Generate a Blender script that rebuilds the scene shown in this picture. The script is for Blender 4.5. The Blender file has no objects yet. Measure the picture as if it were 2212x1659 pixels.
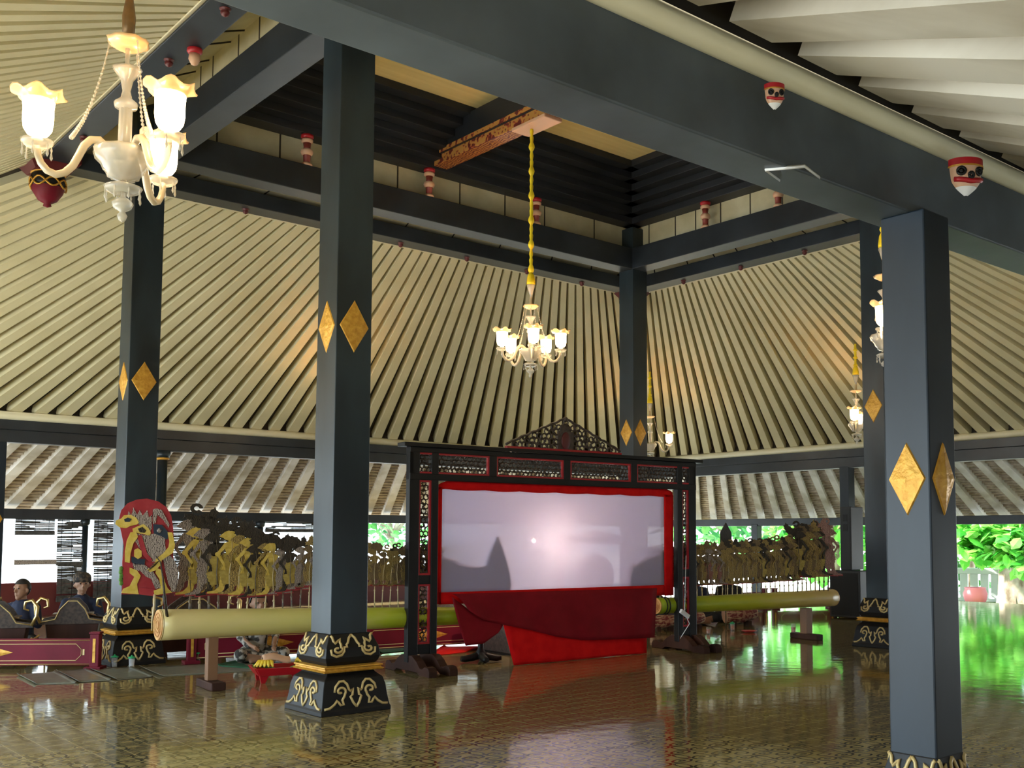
import bpy, math, random
from mathutils import Vector, Matrix
random.seed(7)
S = bpy.context.scene
COL = S.collection
PI = math.pi
H = 1.5                                   # eye height of the photographer, metres

# ------------------------------------------------------------------ camera
F, CX, CY, YAW, PIT, ROL = 2265.64, 1240.8, 990.17, 0.847208, 0.074589, 0.001962
fw = Vector((math.cos(YAW)*math.cos(PIT), math.sin(YAW)*math.cos(PIT), math.sin(PIT)))
r0 = Vector((math.sin(YAW), -math.cos(YAW), 0)); u0 = r0.cross(fw)
rt = r0*math.cos(ROL) + u0*math.sin(ROL); up = -r0*math.sin(ROL) + u0*math.cos(ROL)
cd = bpy.data.cameras.new('camera'); cam = bpy.data.objects.new('camera', cd); COL.objects.link(cam)
cd.sensor_width = 36; cd.lens = 36*F/2212
cd.shift_x = -(CX-1106)/2212; cd.shift_y = (CY-829.5)/2212
cd.clip_start = .05; cd.clip_end = 500
cam.matrix_world = Matrix(((rt.x, up.x, -fw.x, 0), (rt.y, up.y, -fw.y, 0), (rt.z, up.z, -fw.z, H), (0, 0, 0, 1)))
S.camera = cam

# survey helpers: where a sight line of the photograph meets a known plane of the building
EYE = Vector((0, 0, H))
def ray(x, y): return rt*((x-CX)/F) - up*((y-CY)/F) + fw
def atY(x, y, Y): d = ray(x, y); return EYE + d*(Y/d.y)
def atX(x, y, X): d = ray(x, y); return EYE + d*(X/d.x)
def atZ(x, y, z=0.): d = ray(x, y); return EYE + d*((z-H)/d.z)
def col_at(px, Y, py=1300): d = ray(px, py); return d.x*Y/d.y
SL0 = Vector((4.23, 10.155, 0)); SLD = Vector((1, -.09, 0)).normalized(); SLN = Vector((-.09, -1, 0)).normalized()  # line of the shadow screen, normal to the front
def onS(x, y, off=0.):
    d = ray(x, y); p0 = SL0 + SLN*off
    return EYE + d*((p0-EYE).dot(SLN)/d.dot(SLN))
def scr(s, z, off=0.): return SL0 + SLD*s + SLN*off + Vector((0, 0, z))

# ------------------------------------------------------------------ materials
def newmat(name):
    m = bpy.data.materials.new(name); m.use_nodes = True; nt = m.node_tree
    return m, nt, nt.nodes['Principled BSDF']
def setc(b, c, rough=.5, metal=0., spec=.5):
    b.inputs['Base Color'].default_value = (*c, 1); b.inputs['Roughness'].default_value = rough
    b.inputs['Metallic'].default_value = metal; b.inputs['Specular IOR Level'].default_value = spec
def plain(name, c, rough=.5, metal=0., spec=.5):
    m, nt, b = newmat(name); setc(b, c, rough, metal, spec); return m
def mottled(name, c1, c2, scale=6, rough=.5, metal=0., spec=.5, stretch=(1, 1, 1), bump=0., detail=6, lo=.35, hi=.65, kind='Object'):
    m, nt, b = newmat(name); setc(b, c1, rough, metal, spec)
    tc = nt.nodes.new('ShaderNodeTexCoord'); mp = nt.nodes.new('ShaderNodeMapping'); nz = nt.nodes.new('ShaderNodeTexNoise'); cr = nt.nodes.new('ShaderNodeValToRGB')
    mp.inputs['Scale'].default_value = stretch; nz.inputs['Scale'].default_value = scale; nz.inputs['Detail'].default_value = detail
    nt.links.new(tc.outputs[kind], mp.inputs[0]); nt.links.new(mp.outputs[0], nz.inputs['Vector']); nt.links.new(nz.outputs['Fac'], cr.inputs[0])
    cr.color_ramp.elements[0].position = lo; cr.color_ramp.elements[1].position = hi
    cr.color_ramp.elements[0].color = (*c1, 1); cr.color_ramp.elements[1].color = (*c2, 1)
    nt.links.new(cr.outputs[0], b.inputs['Base Color'])
    if bump:
        bp = nt.nodes.new('ShaderNodeBump'); bp.inputs['Strength'].default_value = bump; bp.inputs['Distance'].default_value = .02
        nt.links.new(nz.outputs['Fac'], bp.inputs['Height']); nt.links.new(bp.outputs[0], b.inputs['Normal'])
    return m
def glow(name, c, s):
    m, nt, b = newmat(name); setc(b, c, .4); b.inputs['Emission Color'].default_value = (*c, 1); b.inputs['Emission Strength'].default_value = s; return m

M = {}
M['black'] = mottled('black_paint', (.006, .011, .0155), (.018, .032, .043), 2.2, .36, spec=.5, stretch=(1, 1, .35), bump=.08)
M['blackbeam'] = mottled('black_beam_paint', (.012, .016, .021), (.024, .031, .040), 1.8, .40, bump=.08)
M['shadedblack'] = mottled('shaded_black_paint', (.0045, .009, .015), (.011, .021, .034), 2.4, .40, spec=.4, stretch=(1, 1, .35), bump=.08)  # column black darkened: shade on the lower columns put into the colour
M['litbeam'] = mottled('lightened_mottled_beam_paint', (.045, .056, .066), (.13, .16, .19), 1.5, .42, bump=.06, lo=.32, hi=.72, detail=9)  # mottled beam paint, lightened to stand for floor light on the soffit
M['darkbeam'] = mottled('dark_loft_paint', (.009, .011, .014), (.016, .018, .023), 2, .5)
M['gold'] = mottled('gold_leaf', (.50, .235, .02), (.72, .40, .06), 22, .42, .35, stretch=(1, 1, 1), bump=.5, lo=.3, hi=.7)
M['goldline'] = plain('gold_line', (.62, .46, .20), .45, .2)
M['cream'] = mottled('cream_paint', (.65, .59, .37), (.74, .68, .45), 1.2, .5, lo=.3, hi=.7)
M['creamtrim'] = mottled('cream_trim_paint', (.66, .60, .40), (.72, .67, .48), 1.5, .45)
M['creamceil'] = mottled('cream_ceiling', (.66, .52, .22), (.74, .60, .28), 2, .5, stretch=(.3, 5, 1))
M['creamwall'] = mottled('aged_cream_boards', (.46, .41, .25), (.60, .55, .37), 2.2, .6)
M['gapwood'] = mottled('dark_batten', (.022, .017, .011), (.045, .034, .02), 5, .85)
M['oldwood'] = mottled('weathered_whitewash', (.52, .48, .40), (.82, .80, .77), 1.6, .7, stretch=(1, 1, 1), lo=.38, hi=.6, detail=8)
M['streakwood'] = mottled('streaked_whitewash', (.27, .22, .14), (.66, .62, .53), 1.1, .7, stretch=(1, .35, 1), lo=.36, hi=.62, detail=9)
M['headcloth'] = mottled('dark_headcloth', (.018, .014, .012), (.12, .08, .05), 26, .8, lo=.45, hi=.6)
M['shadewall'] = plain('shade_wall_grey', (.05, .052, .055), .85)
M['tileback'] = mottled('roof_tile_underside', (.36, .29, .21), (.62, .55, .46), 6, .85, stretch=(1, 1, 1))
M['maroon'] = mottled('maroon_paint', (.13, .004, .014), (.18, .007, .022), 2, .55, spec=.25)
M['maroond'] = plain('dark_maroon', (.10, .01, .012), .45)
M['redcloth'] = mottled('red_cloth', (.62, .004, .006), (.72, .008, .008), 8, .85, spec=.15)
M['darkred'] = mottled('dark_red_cloth', (.20, .004, .010), (.26, .006, .014), 3, .8, spec=.2)
M['red'] = plain('red_paint', (.42, .012, .02), .4)
M['pinkcream'] = plain('pink_cream_paint', (.66, .40, .26), .45)
M['brownred'] = plain('brown_red_paint', (.22, .035, .025), .5)
M['carved'] = mottled('carved_dark_wood', (.030, .020, .016), (.075, .05, .038), 30, .55)
M['darkwood'] = mottled('dark_brown_wood', (.030, .013, .010), (.06, .026, .018), 4, .6, spec=.2, stretch=(1, 1, .2))
M['wood'] = mottled('brown_wood', (.16, .075, .04), (.24, .12, .06), 4, .5, stretch=(1, 1, .2))
M['blackwood'] = plain('black_lacquer', (.009, .0085, .009), .45, 0, .3)
M['horn'] = mottled('horn_rod', (.06, .05, .045), (.22, .17, .10), 14, .4)
M['palehorn'] = plain('pale_horn_rod', (.50, .40, .22), .4)
M['yellow'] = mottled('yellow_cloth', (.82, .60, .005), (.90, .72, .02), 10, .6)
M['skin'] = plain('skin', (.30, .155, .09), .5)
M['hair'] = plain('black_hair', (.012, .010, .010), .5)
M['navy'] = plain('navy_cloth', (.010, .016, .045), .8)
M['blackcloth'] = plain('black_cloth', (.012, .012, .014), .85)
M['metal'] = plain('bright_metal', (.6, .6, .62), .25, 1.)
M['brass'] = plain('brass', (.70, .52, .22), .3, .9)
M['bronze'] = mottled('bronze', (.10, .06, .03), (.20, .12, .05), 8, .4, .6)
M['plastic'] = plain('white_plastic', (.75, .75, .76), .35)
M['speaker'] = plain('speaker_black', (.022, .023, .026), .55)
M['speakergrille'] = plain('speaker_grille', (.010, .010, .011), .8)
M['green'] = plain('green_mat', (.015, .09, .04), .8)
M['greenplastic'] = plain('green_lid', (.02, .38, .14), .35)
M['leafgreen'] = plain('banana_leaf', (.10, .24, .04), .45)
M['rind'] = mottled('banana_yellow', (.80, .52, .03), (.85, .62, .06), 12, .45)
M['redplastic'] = plain('red_lacquer', (.45, .006, .016), .35)
M['white'] = plain('white_paint', (.80, .80, .80), .5)
M['paving'] = mottled('pale_paving', (.74, .74, .72), (.80, .80, .78), 3, .7)
M['dirt'] = mottled('garden_soil', (.10, .16, .05), (.20, .22, .10), 3, .9)
M['bark'] = mottled('bark', (.15, .11, .07), (.42, .36, .28), 5, .9, stretch=(1, 1, .6), bump=.6)
M['pink'] = plain('pink_ceramic', (.75, .22, .26), .5)
M['mat'] = mottled('grey_floor_mat', (.13, .13, .105), (.19, .19, .155), 9, .35)
M['blind'] = mottled('bamboo_slat', (.03, .03, .03), (.085, .08, .075), 16, .7)
M['batik'] = mottled('batik_cloth', (.03, .025, .02), (.42, .38, .33), 16, .8, lo=.46, hi=.54)
M['redpattern'] = mottled('red_patterned_cloth', (.16, .02, .02), (.38, .20, .13), 18, .8, lo=.45, hi=.56)

def leafmat(name, c1, c2):
    m, nt, b = newmat(name); setc(b, c1, .35)
    oi = nt.nodes.new('ShaderNodeNewGeometry'); cr = nt.nodes.new('ShaderNodeValToRGB')
    cr.color_ramp.elements[0].color = (*c1, 1); cr.color_ramp.elements[1].color = (*c2, 1)
    nt.links.new(oi.outputs['Random Per Island'], cr.inputs[0]); nt.links.new(cr.outputs[0], b.inputs['Base Color'])
    tr = nt.nodes.new('ShaderNodeBsdfTranslucent'); mx = nt.nodes.new('ShaderNodeMixShader'); mx.inputs[0].default_value = .45
    nt.links.new(cr.outputs[0], tr.inputs[0]); out = nt.nodes['Material Output']
    nt.links.new(b.outputs[0], mx.inputs[1]); nt.links.new(tr.outputs[0], mx.inputs[2]); nt.links.new(mx.outputs[0], out.inputs[0])
    return m
M['leaf'] = leafmat('broad_leaf', (.03, .30, .025), (.26, .62, .10))
M['leaf2'] = leafmat('garden_leaf', (.02, .16, .05), (.16, .44, .10))

def glassmat(name, c, alpha, rough=.15):
    m, nt, b = newmat(name); setc(b, c, rough, 0, .8)
    tr = nt.nodes.new('ShaderNodeBsdfTransparent'); mx = nt.nodes.new('ShaderNodeMixShader'); mx.inputs[0].default_value = alpha
    out = nt.nodes['Material Output']
    nt.links.new(tr.outputs[0], mx.inputs[1]); nt.links.new(b.outputs[0], mx.inputs[2]); nt.links.new(mx.outputs[0], out.inputs[0])
    return m
M['glass'] = glassmat('clear_glass', (.85, .85, .85), .28, .05)
M['crystal'] = glassmat('ribbed_glass', (.60, .57, .50), .48, .12)
M['armglass'] = glassmat('cream_glass_tube', (.60, .50, .34), .82, .2)
M['rimglass'] = glassmat('amber_glass_rim', (.85, .62, .34), .7, .2)
M['shade'] = glow('lit_lamp_glass', (1., .72, .40), 13.)
M['drink'] = plain('red_drink', (.65, .10, .03), .2)
M['lamp'] = glow('screen_lamp', (1., .74, .54), 2300.)

def cloth_screen():
    m, nt, b = newmat('white_screen_cloth'); setc(b, (.79, .74, 1.0), .9, 0, .1)
    tl = nt.nodes.new('ShaderNodeBsdfTranslucent'); tl.inputs[0].default_value = (.84, .79, 1.0, 1)
    tp = nt.nodes.new('ShaderNodeBsdfTransparent'); a = nt.nodes.new('ShaderNodeMixShader'); c = nt.nodes.new('ShaderNodeMixShader')
    a.inputs[0].default_value = .6; c.inputs[0].default_value = .12; out = nt.nodes['Material Output']
    nt.links.new(b.outputs[0], a.inputs[1]); nt.links.new(tl.outputs[0], a.inputs[2])
    nt.links.new(a.outputs[0], c.inputs[1]); nt.links.new(tp.outputs[0], c.inputs[2]); nt.links.new(c.outputs[0], out.inputs[0])
    return m
M['screen'] = cloth_screen()

def math_node(nt, op, a, b=None, c=None):
    n = nt.nodes.new('ShaderNodeMath'); n.operation = op
    for i, v in enumerate((a, b, c)):
        if v is None: continue
        if isinstance(v, (int, float)): n.inputs[i].default_value = v
        else: nt.links.new(v, n.inputs[i])
    return n.outputs[0]
def floor_mat():
    m, nt, b = newmat('patterned_floor_tile'); setc(b, (.2, .18, .12), .075, 0, .5)
    tc = nt.nodes.new('ShaderNodeTexCoord'); sp = nt.nodes.new('ShaderNodeSeparateXYZ'); nt.links.new(tc.outputs['Object'], sp.inputs[0])
    T = .40
    fx = math_node(nt, 'SUBTRACT', math_node(nt, 'FRACT', math_node(nt, 'DIVIDE', sp.outputs[0], T)), .5)
    fy = math_node(nt, 'SUBTRACT', math_node(nt, 'FRACT', math_node(nt, 'DIVIDE', sp.outputs[1], T)), .5)
    ax = math_node(nt, 'ABSOLUTE', fx); ay = math_node(nt, 'ABSOLUTE', fy)
    def ell(px, py, rx, ry, t):
        dx = math_node(nt, 'DIVIDE', math_node(nt, 'SUBTRACT', ax, px), rx); dy = math_node(nt, 'DIVIDE', math_node(nt, 'SUBTRACT', ay, py), ry)
        q = math_node(nt, 'SQRT', math_node(nt, 'ADD', math_node(nt, 'MULTIPLY', dx, dx), math_node(nt, 'MULTIPLY', dy, dy)))
        return math_node(nt, 'LESS_THAN', math_node(nt, 'ABSOLUTE', math_node(nt, 'SUBTRACT', q, 1.)), t)
    s = ell(.25, .25, .20, .11, .16)
    for a in (ell(0, 0, .10, .17, .18), ell(.5, .5, .10, .17, .18), ell(.5, 0, .14, .08, .22), ell(0, .5, .14, .08, .22), ell(.25, .25, .06, .03, .5)): s = math_node(nt, 'MAXIMUM', s, a)
    g = math_node(nt, 'GREATER_THAN', math_node(nt, 'MAXIMUM', math_node(nt, 'ABSOLUTE', math_node(nt, 'SUBTRACT', ax, .25)), math_node(nt, 'ABSOLUTE', math_node(nt, 'SUBTRACT', ay, .25))), .243)
    nz = nt.nodes.new('ShaderNodeTexNoise'); nz.inputs['Scale'].default_value = 1.3; nz.inputs['Detail'].default_value = 7; nt.links.new(tc.outputs['Object'], nz.inputs['Vector'])
    cr = nt.nodes.new('ShaderNodeValToRGB'); nt.links.new(nz.outputs['Fac'], cr.inputs[0])
    cr.color_ramp.elements[0].position = .3; cr.color_ramp.elements[1].position = .7
    cr.color_ramp.elements[0].color = (.27, .21, .085, 1); cr.color_ramp.elements[1].color = (.37, .295, .13, 1)
    mx = nt.nodes.new('ShaderNodeMix'); mx.data_type = 'RGBA'; nt.links.new(s, mx.inputs[0]); nt.links.new(cr.outputs[0], mx.inputs[6]); mx.inputs[7].default_value = (.075, .062, .032, 1)
    m2 = nt.nodes.new('ShaderNodeMix'); m2.data_type = 'RGBA'; nt.links.new(math_node(nt, 'MULTIPLY', g, .6), m2.inputs[0]); nt.links.new(mx.outputs[2], m2.inputs[6]); m2.inputs[7].default_value = (.46, .40, .24, 1)
    nt.links.new(m2.outputs[2], b.inputs['Base Color'])
    n2 = nt.nodes.new('ShaderNodeTexNoise'); n2.inputs['Scale'].default_value = 5.; n2.inputs['Detail'].default_value = 3; nt.links.new(tc.outputs['Object'], n2.inputs['Vector'])
    bp = nt.nodes.new('ShaderNodeBump'); bp.inputs['Strength'].default_value = .10; bp.inputs['Distance'].default_value = .02
    nt.links.new(n2.outputs['Fac'], bp.inputs['Height']); nt.links.new(bp.outputs[0], b.inputs['Normal'])
    b.inputs['Coat Weight'].default_value = .12; b.inputs['Coat Roughness'].default_value = .04
    return m
M['floor'] = floor_mat()

def trunk_mat():
    m, nt, b = newmat('banana_trunk_skin'); setc(b, (.7, .6, .2), .3)
    tc = nt.nodes.new('ShaderNodeTexCoord'); sp = nt.nodes.new('ShaderNodeSeparateXYZ'); nt.links.new(tc.outputs['Generated'], sp.inputs[0])
    nz = nt.nodes.new('ShaderNodeTexNoise'); nz.inputs['Scale'].default_value = 3; mp = nt.nodes.new('ShaderNodeMapping'); mp.inputs['Scale'].default_value = (1, 3, 3)
    nt.links.new(tc.outputs['Object'], mp.inputs[0]); nt.links.new(mp.outputs[0], nz.inputs['Vector'])
    v = math_node(nt, 'ADD', sp.outputs[0], math_node(nt, 'MULTIPLY', math_node(nt, 'SUBTRACT', nz.outputs['Fac'], .5), .35))
    cr = nt.nodes.new('ShaderNodeValToRGB'); nt.links.new(v, cr.inputs[0]); e = cr.color_ramp.elements
    e[0].position = .05; e[0].color = (.72, .60, .27, 1); e[1].position = .95; e[1].color = (.34, .44, .02, 1)
    n = e.new(.5); n.color = (.66, .60, .17, 1); n = e.new(.72); n.color = (.46, .52, .03, 1)
    nt.links.new(cr.outputs[0], b.inputs['Base Color']); return m
M['trunk'] = trunk_mat()
M['trunkend'] = mottled('banana_trunk_cut', (.45, .20, .06), (.62, .38, .14), 14, .7)
def trunk_mat2():
    m = M['trunk'].copy(); m.name = 'banana_trunk_skin_green_butt'
    for n in m.node_tree.nodes:
        if n.type == 'VALTORGB':
            e = n.color_ramp.elements
            cols = [(.30, .42, .02, 1), (.50, .50, .03, 1), (.62, .50, .12, 1), (.68, .50, .20, 1)]
            for k in range(4): e[k].color = cols[k]
    return m
M['trunkb'] = trunk_mat2()

def leather(name, base, second, line, scale):
    """painted buffalo-hide: chiselled rows of dots and coloured bands"""
    m, nt, b = newmat(name); setc(b, base, .5)
    tc = nt.nodes.new('ShaderNodeTexCoord'); oi = nt.nodes.new('ShaderNodeObjectInfo')
    vo = nt.nodes.new('ShaderNodeTexVoronoi'); vo.inputs['Scale'].default_value = scale; vo.feature = 'F1'
    nt.links.new(tc.outputs['Object'], vo.inputs['Vector'])
    wv = nt.nodes.new('ShaderNodeTexWave'); wv.inputs['Scale'].default_value = scale*.55; wv.inputs['Distortion'].default_value = 9; wv.inputs['Detail'].default_value = 2
    nt.links.new(tc.outputs['Object'], wv.inputs['Vector'])
    cr = nt.nodes.new('ShaderNodeValToRGB'); nt.links.new(wv.outputs['Fac'], cr.inputs[0]); e = cr.color_ramp.elements
    e[0].position = .28; e[0].color = (*line, 1); e[1].position = .72; e[1].color = (*second, 1); n = e.new(.45); n.color = (*base, 1)
    mx = nt.nodes.new('ShaderNodeMix'); mx.data_type = 'RGBA'
    nt.links.new(math_node(nt, 'LESS_THAN', vo.outputs['Distance'], .22), mx.inputs[0]); nt.links.new(cr.outputs[0], mx.inputs[6]); mx.inputs[7].default_value = (*line, 1)
    nt.links.new(mx.outputs[2], b.inputs['Base Color']); return m
M['lgold'] = leather('gilded_leather', (.42, .27, .06), (.58, .42, .14), (.05, .03, .012), 42)
M['lbrown'] = leather('brown_leather', (.20, .12, .05), (.36, .25, .12), (.03, .018, .01), 46)
M['lgrey'] = leather('grey_white_leather', (.30, .25, .21), (.55, .47, .42), (.05, .03, .03), 48)
M['lred'] = leather('red_leather', (.30, .04, .05), (.50, .26, .20), (.06, .01, .012), 46)
M['ldark'] = leather('black_leather', (.018, .015, .014), (.07, .05, .03), (.004, .004, .004), 40)
M['lpink'] = leather('pink_leather', (.44, .20, .16), (.58, .36, .30), (.14, .05, .05), 44)
M['lyellow'] = mottled('yellow_gold_leather', (.62, .43, .06), (.74, .56, .14), 20, .4)
M['lolive'] = mottled('olive_gold_leather', (.36, .26, .05), (.50, .38, .10), 20, .45)
M['lredflat'] = mottled('crimson_leather', (.32, .02, .03), (.40, .04, .05), 9, .5)
M['lblue'] = plain('blue_black_leather', (.02, .035, .06), .5)

# ------------------------------------------------------------------ mesh helpers
class MB:
    def __init__(s): s.v = []; s.f = []; s.sm = []; s.mi = []; s.cur = 0
    def add(s, vs, fs, smooth=False):
        o = len(s.v); s.v += [tuple(p) for p in vs]
        for f in fs: s.f.append([i+o for i in f]); s.sm.append(smooth); s.mi.append(s.cur)
        return s
    def box(s, c, d, R=None):
        c = Vector(c); x, y, z = d[0]/2, d[1]/2, d[2]/2
        vs = [Vector(p) for p in ((-x,-y,-z),(x,-y,-z),(x,y,-z),(-x,y,-z),(-x,-y,z),(x,-y,z),(x,y,z),(-x,y,z))]
        if R is not None: vs = [R @ p for p in vs]
        return s.add([p+c for p in vs], [(3,2,1,0),(4,5,6,7),(0,1,5,4),(1,2,6,5),(2,3,7,6),(3,0,4,7)])
    def hexa(s, bot, top):
        return s.add(list(bot)+list(top), [(3,2,1,0),(4,5,6,7),(0,1,5,4),(1,2,6,5),(2,3,7,6),(3,0,4,7)])
    def tube(s, pts, rad, n=8, smooth=True, cap=True, flat=1.):
        pts = [Vector(p) for p in pts]; k = len(pts)
        if not isinstance(rad, (list, tuple)): rad = [rad]*k
        T = []
        for i in range(k):
            t = pts[min(i+1, k-1)] - pts[max(i-1, 0)]
            T.append(t.normalized() if t.length > 1e-9 else Vector((0, 0, 1)))
        a = Vector((0, 0, 1)) if abs(T[0].z) < .9 else Vector((1, 0, 0))
        N = (a - T[0]*a.dot(T[0])).normalized(); vs = []
        for i in range(k):
            N = N - T[i]*N.dot(T[i]); N = N.normalized() if N.length > 1e-6 else T[i].orthogonal().normalized()
            B = T[i].cross(N)
            for j in range(n):
                q = 2*PI*j/n; vs.append(pts[i] + (N*math.cos(q) + B*math.sin(q)*flat)*rad[i])
        fs = [(i*n+j, i*n+(j+1) % n, (i+1)*n+(j+1) % n, (i+1)*n+j) for i in range(k-1) for j in range(n)]
        s.add(vs, fs, smooth)
        if cap:
            o = len(s.v)-len(vs)
            s.f.append([o+j for j in range(n)][::-1]); s.sm.append(False); s.mi.append(s.cur)
            s.f.append([o+(k-1)*n+j for j in range(n)]); s.sm.append(False); s.mi.append(s.cur)
        return s
    def lathe(s, prof, c=(0, 0, 0), n=20, smooth=True, wob=None, R=None):
        c = Vector(c); vs = []
        for i, (r, z) in enumerate(prof):
            for j in range(n):
                q = 2*PI*j/n; dr, dz = wob(i, q) if wob else (0, 0)
                p = Vector(((r+dr)*math.cos(q), (r+dr)*math.sin(q), z+dz))
                vs.append((R @ p if R else p)+c)
        k = len(prof)
        fs = [(i*n+j, i*n+(j+1) % n, (i+1)*n+(j+1) % n, (i+1)*n+j) for i in range(k-1) for j in range(n)]
        s.add(vs, fs, smooth)
        o = len(s.v)-len(vs)
        if prof[0][0] > 1e-4 and not wob: s.f.append([o+j for j in range(n)][::-1]); s.sm.append(False); s.mi.append(s.cur)
        if prof[-1][0] > 1e-4 and not wob: s.f.append([o+(k-1)*n+j for j in range(n)]); s.sm.append(False); s.mi.append(s.cur)
        return s
    def square(s, prof, c=(0, 0, 0)):
        """square section whose half width follows the profile"""
        c = Vector(c); vs = []
        for r, z in prof: vs += [c+Vector((a*r, b*r, z)) for a, b in ((-1,-1),(1,-1),(1,1),(-1,1))]
        k = len(prof); fs = [(i*4+j, i*4+(j+1) % 4, (i+1)*4+(j+1) % 4, (i+1)*4+j) for i in range(k-1) for j in range(4)]
        return s.add(vs, fs+[(3,2,1,0), tuple((k-1)*4+j for j in range(4))])
    def ball(s, c, r, n=10, sc=(1, 1, 1)):
        c = Vector(c); prof = [(math.sin(PI*i/n)*1., -math.cos(PI*i/n)) for i in range(n+1)]
        vs = [c+Vector((a*math.cos(2*PI*j/n)*r*sc[0], a*math.sin(2*PI*j/n)*r*sc[1], z*r*sc[2])) for a, z in prof for j in range(n)]
        return s.add(vs, [(i*n+j, i*n+(j+1) % n, (i+1)*n+(j+1) % n, (i+1)*n+j) for i in range(n) for j in range(n)], True)
    def flat(s, poly, t, fr, off=0.):
        """extruded outline; fr maps (u, v, w) to space"""
        n = len(poly)
        a = [fr(u, v, off) for u, v in poly]; b = [fr(u, v, off+t) for u, v in poly]
        return s.add(a+b, [tuple(range(n))[::-1], tuple(range(n, 2*n))] + [(i, (i+1) % n, n+(i+1) % n, n+i) for i in range(n)])
    def sheet(s, fn, nu, nv, t=0.004, smooth=True):
        """two-sided cloth of thickness t; fn(a, b) -> (point, normal)"""
        A, B = [], []
        for j in range(nv+1):
            for i in range(nu+1):
                p, nrm = fn(i/nu, j/nv); p = Vector(p); nrm = Vector(nrm)
                A.append(p+nrm*t/2); B.append(p-nrm*t/2)
        w = nu+1; q = [(j*w+i, j*w+i+1, (j+1)*w+i+1, (j+1)*w+i) for j in range(nv) for i in range(nu)]; L = len(A)
        e = [(i, i+1) for i in range(nu)] + [(j*w+nu, (j+1)*w+nu) for j in range(nv)] + [(nv*w+i+1, nv*w+i) for i in range(nu)] + [((j+1)*w, j*w) for j in range(nv)]
        s.add(A+B, q + [tuple(L+i for i in reversed(f)) for f in q] + [(b, a, L+a, L+b) for a, b in e], smooth)
        return s
    def build(s, name, mat, parent=None, bevel=0., loc=None):
        me = bpy.data.meshes.new(name); o0 = Vector(loc) if loc is not None else None
        vs = s.v if o0 is None else [tuple(Vector(p)-o0) for p in s.v]
        me.from_pydata(vs, [], s.f)
        for m in (mat if isinstance(mat, (list, tuple)) else [mat]): me.materials.append(m)
        me.polygons.foreach_set('use_smooth', s.sm); me.polygons.foreach_set('material_index', s.mi); me.update()
        o = bpy.data.objects.new(name, me); COL.objects.link(o)
        if o0 is not None: o.location = o0
        if parent is not None:
            o.parent = parent
            pl = parent.get('_w')
            w = Vector(parent['_w']) if pl is not None else Vector((0, 0, 0))
            o.location = Vector(o.location) - w; o['_w'] = tuple(w + Vector(o.location))
        else: o['_w'] = tuple(o.location)
        if bevel:
            b = o.modifiers.new('edge', 'BEVEL'); b.width = bevel; b.segments = 2; b.limit_method = 'ANGLE'
        return o
def tag(o, label=None, cat=None, group=None, kind=None):
    if label: o['label'] = label
    if cat: o['category'] = cat
    if group: o['group'] = group
    if kind: o['kind'] = kind
    return o
def thing(name, loc, label, cat, group=None, kind=None):
    o = bpy.data.objects.new(name, None); COL.objects.link(o); o.empty_display_size = .1
    o.location = loc; o['_w'] = tuple(loc); return tag(o, label, cat, group, kind)
KIDS = {}
def remesh(o, vs=.012, it=3):
    r = o.modifiers.new('one_skin', 'REMESH'); r.mode = 'VOXEL'; r.voxel_size = vs; r.use_smooth_shade = True
    k = o.modifiers.new('smooth', 'SMOOTH'); k.iterations = it; k.factor = .5
    return o
def lerp(a, b, t): return Vector(a)*(1-t) + Vector(b)*t
ORD = ['first', 'second', 'third', 'fourth', 'fifth', 'sixth', 'seventh', 'eighth', 'ninth', 'tenth', 'eleventh', 'twelfth', 'thirteenth', 'fourteenth', 'fifteenth',
       'sixteenth', 'seventeenth', 'eighteenth', 'nineteenth', 'twentieth']
TENS = {2: 'twenty', 3: 'thirty', 4: 'forty'}
def ordinal(i):
    if i < 20: return ORD[i]
    n = i+1; return TENS[n//10] + ('ieth' if n % 10 == 0 else '-'+ORD[n % 10 - 1]).replace('tyieth', 'tieth') if n % 10 else TENS[n//10][:-1]+'ieth'
# ------------------------------------------------------------------ plan of the hall
PX0, PX1, PY0, PY1 = -1.8, 19.1, 2.57, 18.72        # ring of outer columns (beam axis)
RX0, RX1, RY0, RY1 = 3.57, 13.76, 7.35, 13.94       # hanging ring beam under the upper roof
GX0, GX1, GY0, GY1 = 4.56, 12.80, 8.33, 12.96       # four great columns
OUT = 2.8
OX1, OY0, OY1 = PX1+OUT, PY0-OUT, PY1+OUT
ZP = 3.0; ZC = 3.37; ZR = 6.10; ZB = 6.15

# floor slab, ground and paving
mb = MB(); mb.box((10.1, 10.6, -.25), (26.6, 24.6, .5)); tag(mb.build('floor', M['floor']), 'glossy ornamental tile floor of the pavilion', 'floor', kind='structure')
mb = MB(); mb.box((10, 12, -.62), (160, 160, .2)); tag(mb.build('ground', M['paving']), 'pale paved court around the pavilion', 'ground', kind='structure')

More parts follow.
